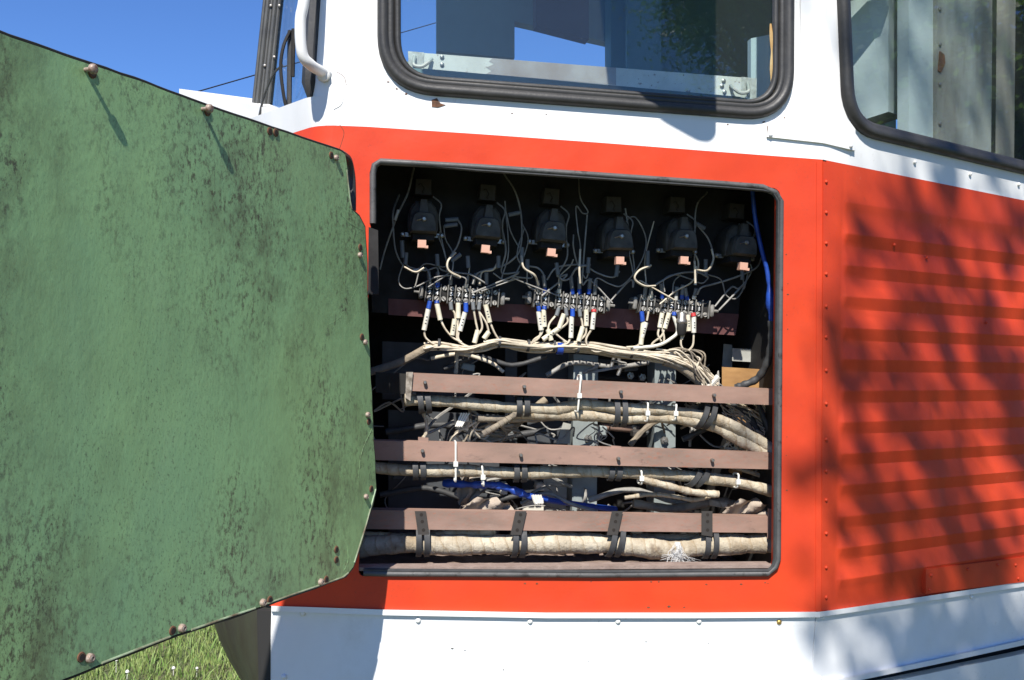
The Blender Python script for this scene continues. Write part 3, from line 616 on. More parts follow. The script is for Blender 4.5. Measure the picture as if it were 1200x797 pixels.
# --- three primer-coloured rails with their studs
stud = MB().lathe([(0.0036, 0), (0.0036, .008), (0.0026, .0098)], 8).mesh('bolt', 'steel')
def rail(tl, tr, bl_, br, d, studs, ext):
    pts = [tl, tr, br, bl_]; f = [A(x, y, d) for x, y in pts]
    mb = MB().prism(f, [p + wA * .004 for p in f])
    t0, t1 = f[0], f[1]; mb.box8([t0, t1, t1 - Z * .004, t0 - Z * .004] + [q + wA * .03 for q in (t0 + wA * -.026, t1 + wA * -.026, t1 - Z * .004 + wA * -.026, t0 - Z * .004 + wA * -.026)]) if 0 else None
    mb.box8([t0 + wA * .0045, t1 + wA * .0045, t1 + wA * .0045 + Z * -.004, t0 + wA * .0045 + Z * -.004, t0 + wA * .03, t1 + wA * .03, t1 + wA * .03 - Z * .004, t0 + wA * .03 - Z * .004])
    o = mb.build('mounting_rail', 'rail', tram, 0)
    for p in studs: inst(stud, 'bolt', o, A(*p, d), RA)
    return o
r1 = rail((478, 437), (925, 456.5), (478, 458), (925, 475.5), .10, [(498, 448), (614, 453), (727, 459), (836, 463)], 0)
e = [(476, 436), (484, 436), (481, 470), (475, 466)]
MB().prism([A(x, y, .094) for x, y in e], [A(x, y, .14) for x, y in e]).build('rail_end_flange', 'railend', r1, 0)
slab([(440, 436), (476, 438), (476, 462), (440, 460)], .135, .01, 'rail_support', 'cavity')
r2 = rail((432, 516), (925, 531.5), (432, 539), (925, 550.5), .10, [(495, 528), (610, 533), (724, 537), (834, 539)], 0)
r3 = rail((425, 597.5), (906, 606), (425, 620), (906, 624.5), .10, [], 0)
slab([(900, 596), (909, 597), (908, 632), (899, 631)], .096, .04, 'rail_end_bracket', 'rail')
tab = [(490, 512), (502, 513), (502, 520), (490, 519)]
for dx, dy in ((0, 0), (226, 10)):
    MB().prism([A(x + dx, y + dy, .103) for x, y in tab], [A(x + dx, y + dy, .106) for x, y in tab]).build('rail_tab', 'rail', r2, 0)

# ================================================================== THE DOOR (open, inner side showing)
dpx = [(-140, -10), (-70, 15), (0, 39), (60, 60), (110, 77), (160, 94.5), (200, 109), (260, 130), (320, 151), (372, 169), (400, 178), (405, 181), (408, 200), (411, 232), (413, 246), (421, 254), (428, 266), (430, 310), (431, 370), (435, 460), (438, 520), (441, 574),
       (436, 592), (428, 622), (419, 652), (414, 664), (406, 674), (385, 682), (340, 698), (300, 712.5), (255, 728), (210, 743), (150, 766), (75, 796), (0, 826), (-70, 854), (-140, 881)]
rr = random.Random(2)
dj = [(x + rr.uniform(-.6, .6), y + rr.uniform(-.7, .7)) for x, y in dpx]
# fine boundary
fine = []
for i in range(len(dj)):
    a, b = dj[i], dj[(i + 1) % len(dj)]; m = max(1, int(math.hypot(b[0] - a[0], b[1] - a[1]) / 14))
    for j in range(m): t = j / m; fine.append((a[0] + (b[0] - a[0]) * t + rr.uniform(-.5, .5), a[1] + (b[1] - a[1]) * t + rr.uniform(-.5, .5)))
inner = [D(*p) for p in fine]
door = MB().sheet(inner, [], nD * -0.002).build('hatch_door', 'green', tram, 0, 'green inner face of the open hatch door, speckled with dark wear and edged with bolts')
cx = sum(inner, V((0, 0, 0))) / len(inner)
outer = [p + (p - cx) * 0.004 - nD * 0.0025 for p in inner]
MB().sheet(outer, [], nD * -0.016).build('door_skin', 'red', door, 0)
MB().tube([p + (p - cx) * 0.0065 - nD * 0.004 for p in inner], 0.0024, 6, True).build('door_edge_seal', 'black', door)
# peeled pale edge along the lower border
for seg in (([(409, 672), (403, 677), (385, 683.5), (345, 697), (306, 711)],), ([(300, 713.5), (262, 726), (225, 739)],), ([(200, 747), (160, 762.5), (120, 778)],), ([(407, 200), (411, 236), (413, 246)],), ([(441, 574), (430, 615), (416, 660)],)):
    MB().tube([D(x - .8, y - .8, 0.0004) for x, y in seg[0]], 0.0014, 6).build('peeled_edge', 'greenpeel', door)
# blistered creases near the hinge edge
for pl, r in (([(428, 318), (424, 326), (412, 350), (398, 372), (382, 382)], .0005), ([(398, 250), (410, 262), (425, 270)], .0006), ([(437, 500), (424, 530), (420, 560)], .0007), ([(407, 640), (408, 655), (404, 668)], .0007)):
    MB().tube([p + nD * -.0003 for p in spline([D(*q) for q in pl], 5)], r, 6).build('paint_crease', 'green', door, 80)
db = MB().lathe([(0.0065, 0), (0.0065, .004), (0.0055, .0065), (0.0028, .0076), (.0028, .0062)], 12).mesh('bolt', 'bolt')
dl = MB().lathe([(0.0026, 0), (0.0026, .010), (0.0058, .010), (0.0056, .0135), (0.004, .0152), (.0015, .0156)], 12).mesh('bolt', 'bolt')
ring = MB().lathe([(0.006, 0.0), (0.0055, .0012), (0.0038, .0014)], 12).mesh('hole_rim', 'rust')
hole = MB().lathe([(0.0037, 0), (0.0037, .0018)], 10).mesh('hole', 'hole')
for i, (b_, h_) in enumerate([((100, 82), (108, 86)), ((237, 128), (243, 131)), (None, (316, 154)), (None, (323, 155.5)), (None, (388, 182)), ((393, 185), None), (None, (422, 290)), ((421, 299), None), ((427, 401), (424, 395)), ((430, 486), (432, 494)), ((428, 582), (435, 573)),
                              (None, (394, 644)), (None, (394, 656)), ((375, 682), (382, 679)), ((307, 706), (316, 703)), ((212, 736), (202, 739)), ((104, 771), (95, 770))]):
    big = i in (0, 1)
    if b_: inst(dl if big else db, 'bolt', door, D(*b_, 0.0), RD, None if big else (.84 if 10 < i < 20 else .7,) * 3)
    if h_:
        o = inst(ring, 'hole_rim', door, D(*h_, 0.0), RD); inst(hole, 'hole', door, D(*h_, 0.0), RD)
# bent rubber strip of the door's upper hinge corner
MB().tube(spline([D(400, 180, -.012), D(408, 187, -.02), D(412, 205, -.022), D(413, 225, -.02), D(413, 247, -.018)], 6), 0.006, 8).build('door_corner_seal', 'rubber', door)

# ================================================================== EQUIPMENT INSIDE THE HATCH
# --- relays
relay_c = [(494, 262), (566, 268), (639, 272), (713, 281), (785, 281), (852, 288)]
def local(o, mb, name, m, sm=40):
    x = bpy.data.objects.new(name, mb.mesh(name, m, sm)); col.objects.link(x); x.parent = o; return x
rl = ['leftmost black relay in the row, with a loose white-flecked wire at its left',
      'second black relay from the left, above the right half of the left terminal strip',
      'third black relay from the left, above the left end of the middle strip',
      'fourth black relay from the left, just above the right end of the middle strip',
      'fifth black relay from the left, above the right terminal strip, enclosed by looped grey wires',
      'rightmost black relay in the row, next to the blue taped cable']
relays = []
r0 = None
for i, c in enumerate(relay_c):
    pos = A(*c, PDp - .0005)
    if r0 is None:
        r0 = thing('relay', rl[0], 'relay', pos, 'black relays in a row on the dark panel', RA)
        k = 0.00158    # metres per photo pixel at this depth
        def pz(w0, w1, z0, z1, y0, y1, name, m, ch=.004, sm=30):
            b = MB(); hx0, hx1 = w0 * k, w1 * k
            prof = [(-hx0, z0 * k), (hx0, z0 * k), (hx1, z1 * k), (-hx1, z1 * k)]
            fr = [V((x * (1 if 1 else 1), y0, z)) for x, z in prof]
            b.prism([V((x * .9, y0, z0 * k + (z - z0 * k) * .95 + .001)) for x, z in prof], [V((x, y0 + ch, z)) for x, z in prof])
            b.prism([V((x, y0 + ch, z)) for x, z in prof], [V((x, y1, z)) for x, z in prof])
            return local(r0, b, name, m, sm)
        pz(11, 10, 32, 52, -.045, 0, 'top_plate', 'plate')
        # the '~' on the plate
        b = MB().tube(spline([V((x * k, -.0455, z * k)) for x, z in ((-6, 44), (-3, 46), (-1, 43), (1, 40), (-1, 36), (1, 34))], 5), .0009, 5); local(r0, b, 'tilde_mark', 'hole')
        def outline(pl_, y0, y1, name, m, cham=.006):
            b = MB(); mid = V((0, 0, sum(q[1] for q in pl_) / len(pl_) * k))
            f_ = [V((x * k, y0 + cham, z * k)) for x, z in pl_]; ff = [V((mid.x + (p.x - mid.x) * .86, y0, mid.z + (p.z - mid.z) * .86)) for p in f_]
            n_ = len(pl_); b.add(ff + f_, [tuple(range(n_))] + [(i, (i + 1) % n_, n_ + (i + 1) % n_, n_ + i) for i in range(n_)]); b.prism(f_, [V((p.x, y1, p.z)) for p in f_])
            return local(r0, b, name, m, 50)
        outline([(-17, -19), (17, -19), (18.5, -10), (18, 6), (15, 15), (9, 22), (-9, 22), (-15, 15), (-18, 6), (-18.5, -10)], -.076, 0, 'base', 'relay')
        outline([(-16, -19), (16, -19), (17, -15), (15, -3), (13, 3), (9, 6), (-9, 6), (-13, 3), (-15, -3), (-17, -15)], -.112, -.075, 'cover', 'relay', .009)
        pz(6, 4, 6, 22, -.098, -.07, 'cover_lug', 'relay', .004)
        b = MB().lathe([(.005, 0), (.005, .003), (.003, .005)], 8, V((0, -1, 0)), V((0, -.112, -3 * k))); b.tube([V((-.014, -.1135, -5 * k)), V((-.004, -.1145, -3 * k))], .0014, 5); local(r0, b, 'screw', 'steel')
        pz(14, 14, -27, -19, -.09, 0, 'contact_block', 'black')
        b = MB().box(V((-.003, -.108, -33 * k)), (5 * k, .008, 4.6 * k)); b.box(V((-.003 + 5.5 * k, -.1075, -36.5 * k)), (2 * k, .0082, 1.6 * k))
        local(r0, b, 'copper_contact', 'copper', 0)
        for sx in (-1, 1):
            b = MB().lathe([(.005, 0), (.005, .004), (.0025, .006)], 8, V((0, -1, 0)), V((sx * 24 * k, -.05, -18 * k))); b.box(V((sx * 19 * k, -.046, -18 * k)), (7 * k, .003, .004))
            local(r0, b, 'side_terminal', 'steel')
        b = MB().tube(spline([V((12 * k, -.05, 30 * k)), V((22 * k, -.06, 20 * k)), V((20 * k, -.06, 5 * k)), V((23 * k, -.05, -15 * k))], 5), .0016, 6); local(r0, b, 'shunt_wire', 'gwire')
        relays.append(r0)
    else:
        r = r0.copy(); col.objects.link(r); r.location = pos; r['label'] = rl[i]
        r.rotation_euler = (RA @ Matrix.Rotation(rr.uniform(-.07, .07), 3, 'Y')).to_euler()
        for ch in list(r0.children):
            c2 = ch.copy(); col.objects.link(c2); c2.parent = r
        relays.append(r)
# --- grey lead wires: one wire harness thing per wire group hung between relays and strips
def wire_in_root(root, pts, r, name, m, n=6, **kw):
    Mi = root.matrix_basis.inverted() if root.type == 'EMPTY' else Matrix.Translation(-root.location)
    b = MB().tube(pts, r, n, **kw); b.v = [Mi @ p for p in b.v]
    x = bpy.data.objects.new(name, b.mesh(name, m, 60)); col.objects.link(x); x.parent = root; return x
dW = .155
leads = [(0, [(485, 197, .19), (478, 226), (466, 252), (452, 290), (445, 316)]), (0, [(468, 228, .2), (461, 248), (461, 270), (464, 295), (474, 313), (488, 319), (498, 314), (503, 322), (504, 332)]),
         (0, [(472, 300), (478, 312), (498, 317), (512, 314), (513, 328)]), (0, [(474, 305), (467, 328), (474, 338), (490, 335), (510, 325), (530, 323), (545, 326), (546, 335)]),
         (1, [(537, 258), (541, 268), (536, 288), (525, 305), (525, 316), (532, 323), (539, 326)]), (1, [(520, 264), (522, 280), (530, 295), (531, 310), (528, 328)]), (1, [(548, 300), (550, 315), (546, 332)]),
         (1, [(590, 203, .19), (604, 225), (611, 255), (610, 290), (600, 305), (585, 313), (560, 320), (554, 333)]), (1, [(584, 305), (578, 316), (565, 319), (562, 333)]), (1, [(512, 300), (517, 316), (540, 320), (552, 322), (569, 332)]),
         (2, [(593, 248), (598, 270), (606, 286), (611, 292)]), (2, [(612, 262), (619, 280), (612, 305), (600, 327), (590, 328), (578, 320)]), (2, [(612, 303), (615, 316), (626, 322), (631, 333)]), (2, [(618, 312), (630, 314), (637, 322), (638, 335)]), (2, [(618, 315), (618, 333), (625, 339), (631, 337)]),
         (2, [(653, 320), (659, 328), (668, 326), (676, 314), (692, 310)]),
         (3, [(678, 210, .19), (680, 232), (689, 248), (683, 250), (675, 242), (677, 270), (680, 290), (680, 332)]), (3, [(672, 275), (672, 290), (677, 310), (686, 326), (690, 318)]), (3, [(641, 328), (650, 315), (665, 311), (684, 311), (700, 320), (718, 325), (726, 318)]),
         (3, [(671, 337), (670, 322), (678, 314), (690, 311)]), (3, [(655, 337), (656, 324), (668, 312), (672, 304)]), (3, [(696, 335), (700, 326), (715, 333), (728, 335), (743, 320), (754, 300), (757, 280), (749, 260), (741, 254), (733, 262), (734, 282), (740, 310), (744, 326), (755, 334)]),
         (4, [(762, 313), (749, 318), (744, 327), (752, 333), (763, 336), (764, 345)]), (4, [(766, 335), (790, 322), (815, 319), (830, 325)]), (4, [(779, 342), (778, 328), (790, 322), (806, 326), (822, 332), (830, 326)]), (4, [(829, 225, .19), (816, 243), (814, 290), (814, 330)]), (4, [(788, 345), (790, 330), (798, 322)]),
         (5, [(818, 265), (830, 280), (836, 300), (833, 314), (824, 320), (815, 317)]), (5, [(893, 300), (886, 314), (862, 325), (836, 333), (822, 337), (817, 345)]), (5, [(870, 318), (871, 338), (862, 350), (851, 346), (845, 328), (830, 322)]), (5, [(866, 262), (874, 285), (888, 272)])]
for (cx_, cy_) in relay_c:
    ri_ = relay_c.index((cx_, cy_))
    for q in range(2):
        sx = rr.choice((-1, 1)); x0 = cx_ + sx * rr.uniform(18, 26)
        leads.append((ri_, [(x0, cy_ + rr.uniform(-40, 20), .16), (x0 + sx * rr.uniform(4, 12), cy_ + rr.uniform(20, 40)), (x0 + rr.uniform(-12, 12), cy_ + rr.uniform(48, 62)), (x0 + rr.uniform(-24, 24), cy_ + rr.uniform(46, 60)), (cx_ + rr.uniform(-16, 16), cy_ + rr.uniform(70, 76))]))
for ri, pl in leads:
    pts = spline([A(p[0], p[1], p[2] if len(p) > 2 else dW + rr.uniform(-.006, .006)) for p in pl], 6)
    wire_in_root(relays[ri], pts, rr.choice((.0014, .0017, .0019)), 'lead_wire', 'gwire' if rr.random() < .8 else 'wire')
for ri, pl in [(1, [(534, 296, .13), (525, 306, .12), (526, 317, .12), (540, 325, .125)]), (4, [(763, 311, .12), (749, 317, .115), (744, 327, .115), (755, 335, .12), (768, 335, .13)]), (5, [(834, 292, .12), (836, 304, .115), (829, 317, .113), (815, 316, .12)]),
               (0, [(474, 313, .13), (487, 319, .12), (497, 314, .12)]), (2, [(611, 300, .13), (614, 314, .12), (626, 322, .12), (631, 334, .14)]), (3, [(680, 292, .13), (679, 316, .125), (680, 332, .13)]), (5, [(814, 306, .12), (815, 332, .118)])]:
    wire_in_root(relays[ri], spline([A(*p) for p in pl], 6), .0021, 'lead_wire', 'wire')
for ri, a, b, m in [(0, (471, 282), (472, 302), 'gsleeve'), (0, (476, 296), (475, 310), 'gsleeve'), (0, (512, 298), (513, 312), 'gsleeve'), (0, (467, 246), (463, 258), 'wsleeve'), (0, (482, 318), (494, 315), 'wsleeve'), (1, (522, 258), (537, 257), 'gsleeve'), (1, (521, 265), (536, 263), 'gsleeve'), (1, (529, 306), (540, 298), 'gsleeve'), (1, (548, 300), (549, 314), 'gsleeve'), (1, (524, 308), (525, 317), 'wsleeve'),
                (1, (584, 300), (584, 314), 'gsleeve'), (2, (596, 252), (610, 249), 'gsleeve'), (2, (612, 290), (611, 308), 'gsleeve'), (2, (618, 304), (618, 318), 'gsleeve'), (2, (652, 308), (654, 322), 'gsleeve'), (3, (690, 302), (689, 320), 'gsleeve'), (3, (724, 308), (722, 324), 'gsleeve'), (4, (759, 294), (759, 312), 'gsleeve'), (5, (827, 304), (827, 324), 'gsleeve'), (5, (870, 314), (870, 328), 'gsleeve'), (5, (815, 312), (815, 334), 'wsleeve'), (5, (816, 262), (826, 268), 'gsleeve')]:
    wire_in_root(relays[ri], [A(*a, dW - .002), A(*b, dW - .002)], .0044 if m == 'gsleeve' else .003, 'wire_sleeve', m, 8)

# --- terminal strips
DT = 0.172
scr = MB().lathe([(.005, 0), (.005, .003), (.0042, .0042), (.004, .0036)], 10).mesh('screw', 'zinc')
slot = MB().box((0, -.0044, 0), (.0036, .0004, .0006)).mesh('screw_slot', 'hole', 0)
fcache = {}
def digit_mesh(ch, h, m):
    k = (ch, h, m)
    if k in fcache: return fcache[k]
    cu = bpy.data.curves.new('digit', 'FONT'); cu.body = ch; cu.size = h; cu.align_x = 'CENTER'; cu.align_y = 'CENTER'; cu.extrude = .0002; cu.offset = .0002; cu.resolution_u = 2
    o = bpy.data.objects.new('digit', cu); col.objects.link(o); bpy.context.view_layer.update()
    me = bpy.data.meshes.new_from_object(o.evaluated_get(bpy.context.evaluated_depsgraph_get())); me.name = 'digit'
    me.materials.clear(); me.materials.append(MT[m]); bpy.data.objects.remove(o); bpy.data.curves.remove(cu)
    me.transform(Matrix.Rotation(math.radians(90), 4, 'X')); fcache[k] = me; return me
sl_names = ['left terminal strip, white wires curving below it into the cream bundle', 'middle terminal strip with blue-tipped cream wires below', 'right terminal strip with a small black capped lamp holder hanging from it']
def strip_block(idx, pl, pr, tags, lower, upper):
    c0 = A(*pl, DT); c1 = A(*pr, DT); c = (c0 + c1) / 2; Lh = (c1 - c0).length; ax = (c1 - c0).normalized(); ay = wA; az = ax.cross(ay).normalized()
    Rm = Matrix((ax, ay, az)).transposed()
    t = thing('terminal_strip', sl_names[idx], 'terminal strip', c, 'numbered terminal strips under the relays', Rm)
    def add(me, name, p, par=None):
        x = bpy.data.objects.new(name, me); col.objects.link(x); x.parent = par or t; x.location = p; return x
    n = 10; pitch = Lh / n
    add(MB().box((0, .028, 0), (Lh / 2 + .008, .012, .009)).mesh('base_rail', 'relay', 0), 'base_rail', (0, 0, 0))
    for sx in (-1, 1):
        b = MB().bbox((sx * (Lh / 2 + .009), .02, 0), (.004, .02, .0125), .002); b.lathe([(.003, 0), (.003, .012)], 7, V((sx, 0, 0)), V((sx * (Lh / 2 + .011), .006, 0)))
        add(b.mesh('end_clamp', 'divider'), 'end_clamp', (0, 0, 0))
    body = MB().bbox((0, .016, 0), (pitch * .4, .018, .014), .002).mesh('terminal', 'black')
    div = MB().bbox((0, .008, 0), (.0011, .016, .0185), .0008).mesh('divider', 'divider')
    tagm = MB().box((0, 0, 0), (pitch * .4, .001, .0034)).mesh('number_tag', 'tag', 0)
    for i in range(n + 1): add(div, 'divider', (-Lh / 2 + pitch * i, 0, rr.uniform(-.0006, .0006)))
    for i in range(n):
        x = -Lh / 2 + pitch * (i + .5); b = add(body, 'terminal', (x, 0, 0))
        for zz in (.0105, -.0105):
            if tags[i] == ' ' and zz > 0 and idx: continue
            s_ = add(scr, 'screw', (x + rr.uniform(-.0005, .0005), -.001, zz)); q = add(slot, 'screw_slot', (0, 0, 0), s_); q.rotation_euler = (0, rr.uniform(0, 3.1), 0)
        if tags[i] != ' ':
            tg = add(tagm, 'number_tag', (x, -.0045, 0))
            add(digit_mesh(tags[i], .0108, 'ink'), 'digit', (0, -.0016, 0), tg)
    for px, py, ex, ey, fer in upper:     # grey sleeves pushed onto the upper screws
        p0, p1 = A(px, py, DT - .004), A(ex, ey, DT - .012)
        s_ = wire_in_root(t, [p0, p1], .0042, 'wire_sleeve', 'gsleeve', 8)
        if fer: f_ = wire_in_root(t, [p0 + (p0 - p1) * .02, p0 + (p1 - p0) * .3], .0045, 'ferrule', fer, 8)
    for item in lower:
        for kind, pl_ in item:
            dd = DT - .012
            pts = [A(x, y, dd - .003 * (0 if len(pl_) < 2 else j / len(pl_))) for j, (x, y) in enumerate(pl_)]
            if kind == 'w': wire_in_root(t, spline(pts, 5) if len(pts) > 2 else pts, .0022, 'wire', 'wire')
            elif kind == 'W': wire_in_root(t, spline(pts, 5), .0036, 'wire', 'wsleeve', 7)
            elif kind in 'sS':
                o = wire_in_root(t, pts, .0051, 'wire_sleeve', 'sleeve' if kind == 's' else 'wsleeve', 8)
                if kind == 'S' or rr.random() < .5:
                    a, b = pts[0], pts[-1]; ln = (b - a).length
                    if ln > .022:
                        Mi = t.matrix_basis.inverted()
                        for j in range(3):
                            p = a + (b - a) * (.38 + .15 * j) - wA * .0053; bb = MB().box(p, (.0016, .0004, .0009 if j != 1 else .0006), RA); bb.v = [Mi @ q for q in bb.v]
                            x = bpy.data.objects.new('printed_mark', bb.mesh('printed_mark', 'dink', 0)); col.objects.link(x); x.parent = t
            elif kind == 'b': wire_in_root(t, pts, .0048, 'ferrule', 'blue', 8)
            elif kind == 'g': wire_in_root(t, pts, .0042, 'ferrule', 'gsleeve', 8)
            elif kind == 'r': wire_in_root(t, pts, .0052, 'ferrule', 'redtip', 8)
    return t
low1 = [[('b', [(504, 353), (502, 362)]), ('S', [(502, 362), (497, 387)]), ('w', [(497, 386), (499, 396), (510, 404), (524, 406)])], [('b', [(512, 353), (512, 356)]), ('s', [(512, 356), (516, 375)]), ('w', [(516, 374), (522, 386), (531, 396), (541, 401)])],
        [('g', [(528, 354), (529, 363)]), ('w', [(529, 362), (533, 368), (534, 380)]), ('s', [(533, 374), (530, 393)])], [('s', [(537, 355), (537, 373)]), ('w', [(537, 372), (536, 386), (536, 398), (546, 406)])],
        [('b', [(546, 355), (546, 366)]), ('S', [(545, 366), (539, 388)]), ('w', [(538, 387), (537, 396), (542, 403), (553, 408)])], [('g', [(554, 354), (555, 363)]), ('w', [(555, 362), (557, 374), (560, 388)]), ('s', [(560, 387), (556, 402)])],
        [('g', [(562, 354), (561, 363)]), ('w', [(561, 362), (563, 372), (565, 384), (560, 393)]), ('w', [(562, 366), (570, 379), (573, 390)]), ('s', [(573, 389), (567, 397)])], [('s', [(569, 357), (574, 378)]), ('w', [(574, 377), (580, 391), (586, 400)])]]
low2 = [[('b', [(631, 359), (632, 365)]), ('S', [(631, 365), (634, 387)]), ('w', [(634, 386), (632, 395), (625, 401)])], [('b', [(638, 359), (638, 363)]), ('s', [(637, 363), (638, 383)]), ('w', [(637, 382), (634, 392), (626, 398), (622, 405)])],
        [('g', [(655, 361), (652, 370)]), ('w', [(652, 369), (644, 379), (642, 388)]), ('s', [(642, 386), (646, 399)])], [('g', [(663, 361), (664, 370)]), ('s', [(661, 368), (655, 385)]), ('w', [(664, 370), (665, 378), (656, 386)]), ('s', [(655, 385), (636, 398)])],
        [('b', [(671, 362), (671, 371)]), ('S', [(670, 371), (669, 396)]), ('w', [(669, 395), (665, 402), (654, 406)]), ('w', [(650, 390), (657, 396), (664, 401)])], [('g', [(679, 362), (680, 371)]), ('w', [(680, 370), (682, 377), (683, 384)]), ('s', [(683, 383), (678, 400)])],
        [('s', [(687, 363), (687, 382)]), ('w', [(687, 381), (686, 392), (678, 400)])], [('r', [(696, 363), (696, 366)]), ('S', [(696, 366), (694, 386)]), ('w', [(694, 385), (687, 397), (689, 406), (697, 412), (708, 411)])]]
low3 = [[('b', [(752, 365), (753, 377)]), ('s', [(754, 377), (751, 404)]), ('w', [(750, 403), (745, 406), (734, 407)]), ('w', [(760, 365), (758, 376)]), ('S', [(757, 378), (752, 396)])], [('s', [(776, 367), (773, 384)]), ('w', [(773, 383), (771, 392), (775, 400)]), ('w', [(775, 383), (778, 394), (778, 403)])],
        [('s', [(784, 367), (779, 385)]), ('w', [(779, 384), (775, 394), (765, 402), (763, 408)])], [('b', [(790, 366), (790, 370)]), ('W', [(789, 370), (794, 388), (786, 397), (770, 405), (742, 408)])], [('w', [(804, 372), (803, 388), (799, 398)]), ('s', [(806, 369), (807, 388)])],
        [('w', [(799, 391), (798, 404), (803, 412)]), ('w', [(801, 391), (806, 385)])], [('r', [(812, 367), (813, 371)]), ('S', [(813, 371), (813, 390)]), ('w', [(813, 389), (812, 404), (807, 411)])]]
up1 = [(504, 334, 502, 318, None), (513, 336, 513, 319, 'blue'), (528, 333, 528, 325, None), (546, 336, 548, 324, 'wsleeve'), (554, 333, 558, 321, None), (562, 334, 562, 322, None), (570, 333, 570, 319, None)]
up2 = [(631, 341, 630, 329, None), (639, 343, 637, 323, 'blue'), (655, 343, 657, 328, 'wsleeve'), (671, 344, 669, 325, 'blue'), (679, 344, 679, 325, 'blue'), (690, 344, 692, 326, 'blue'), (697, 345, 698, 328, None)]
up3 = [(755, 348, 757, 334, None), (763, 348, 763, 334, 'wsleeve'), (776, 349, 775, 332, 'blue'), (792, 351, 793, 336, 'wsleeve'), (799, 350, 800, 334, 'blue'), (805, 351, 803, 337, 'blue'), (813, 350, 816, 338, 'wsleeve')]
strip_block(0, (499, 342.5), (584, 349.5), '94 576231 ', low1, up1)
strip_block(1, (626, 349), (708, 357), '14 3311316', low2, up2)
b3 = strip_block(2, (750, 355.5), (830, 363.5), '11 121111 ', low3, up3)
c = A(799, 366, DT - .016)
b = MB().lathe([(.006, 0), (.009, .004), (.009, .012), (.012, .016), (.012, .02), (.0085, .024), (.008, .03)], 12, V((0, 0, -1)), c); b.v = [b3.matrix_basis.inverted() @ p for p in b.v]
x = bpy.data.objects.new('lamp_holder', b.mesh('lamp_holder', 'steel')); col.objects.link(x); x.parent = b3
b = MB().lathe([(.0095, .022), (.0105, .026), (.0095, .042), (.006, .047)], 12, V((0, 0, -1)), c); b.v = [b3.matrix_basis.inverted() @ p for p in b.v]
y = bpy.data.objects.new('rubber_cap', b.mesh('rubber_cap', 'black')); col.objects.link(y); y.parent = x

# --- cream wire bundle running below the strips
path = [(498, 405), (512, 404), (530, 406), (548, 408), (566, 404), (585, 400), (605, 403), (630, 406), (660, 405), (690, 406), (720, 411), (750, 414), (780, 417), (800, 422), (820, 432), (840, 450)]
wl = thing('wire_bundle', 'loose bundle of cream wires tied with black ties, running below all three terminal strips', 'wires', A(660, 412, .165))
for j in range(15):
    oy = rr.uniform(-4.2, 6.5); ph = rr.uniform(0, 6); i0 = rr.choice((0, 0, 0, 2, 4, 6)); i1 = rr.choice((len(path), len(path), len(path) - 1))
    pts = [A(x + rr.uniform(-2, 2), y + oy * (0.65 + .5 * math.sin(i * .9 + ph)) * (1.35 if i > 11 else 1), .165 + .01 * math.cos(ph + i * .7)) for i, (x, y) in list(enumerate(path))[i0:i1]]
    wire_in_root(wl, spline(pts, 4), rr.choice((.0021, .0025, .0029)), 'wire', 'wire')
wire_in_root(wl, spline([A(x, y + 5, .178) for x, y in path[7:13]], 5), .0062, 'wrapped_core', 'cloth', 8)
wire_in_root(wl, spline([A(x, y, .172) for x, y in [(778, 423), (795, 428), (812, 440), (826, 452)]], 5), .011, 'wrapped_core', 'dirty', 8)
def band(root, px, py, d, r, wd, m, name, ang=0):
    c = A(px, py, d); t = uA * math.cos(ang) + Z * math.sin(ang); a = wA; b2 = t.cross(a)
    pts = [c + (a * math.cos(k * math.pi / 6) + b2 * math.sin(k * math.pi / 6)) * r for k in range(12)]
    mb = MB(); vs = []
    for k in range(12):
        o_ = (pts[k] - c).normalized()
        vs += [pts[k] - t * wd, pts[k] + t * wd, pts[k] + t * wd + o_ * .0016, pts[k] - t * wd + o_ * .0016]
    mb.add(vs, [(k * 4 + q, k * 4 + (q + 1) % 4, ((k + 1) % 12) * 4 + (q + 1) % 4, ((k + 1) % 12) * 4 + q) for k in range(12) for q in range(4)])
    Mi = root.matrix_basis.inverted(); mb.v = [Mi @ p for p in mb.v]
    x = bpy.data.objects.new(name, mb.mesh(name, m)); col.objects.link(x); x.parent = root; return x
for px, py in ((514, 404), (585, 401), (619, 405), (649, 406), (677, 408), (740, 413), (785, 420)): band(wl, px, py, .166, .0105, .0024, 'strap', 'tie', -.1)
band(wl, 656, 408.5, .166, .0108, .006, 'blue', 'tape_wrap', -.05)
for j in range(10):    # loops of slack at the lower right
    a = (rr.uniform(768, 800), rr.uniform(408, 416)); pl_ = [a, (a[0] + 14, a[1] + rr.uniform(-3, 3)), (a[0] + 26, a[1] + rr.uniform(4, 12)), (rr.uniform(815, 832), rr.uniform(432, 444)), (rr.uniform(818, 840), 453)]
    wire_in_root(wl, spline([A(x, y, .158 + rr.uniform(-.008, .008)) for x, y in pl_], 5), .0019, 'wire', 'wire' if j % 2 else 'dirty')
# white stub end of a cable near rail 1
single(MB().tube([A(829, 455, .16), A(842, 441, .155), A(839, 444, .155)][:2], .006, 8), 'cable_end', 'wsleeve', 'short white cable stub poking up behind the top rail, under the bundle\'s right end', 'cable')
single(MB().tube(spline([A(430, 437, .2), A(470, 424, .19), A(500, 408, .17), (A(507, 405, .168))], 5), .008, 9), 'grey_cable', 'dirty', 'thick grey cable rising from the door edge to the cream wires', 'cable')

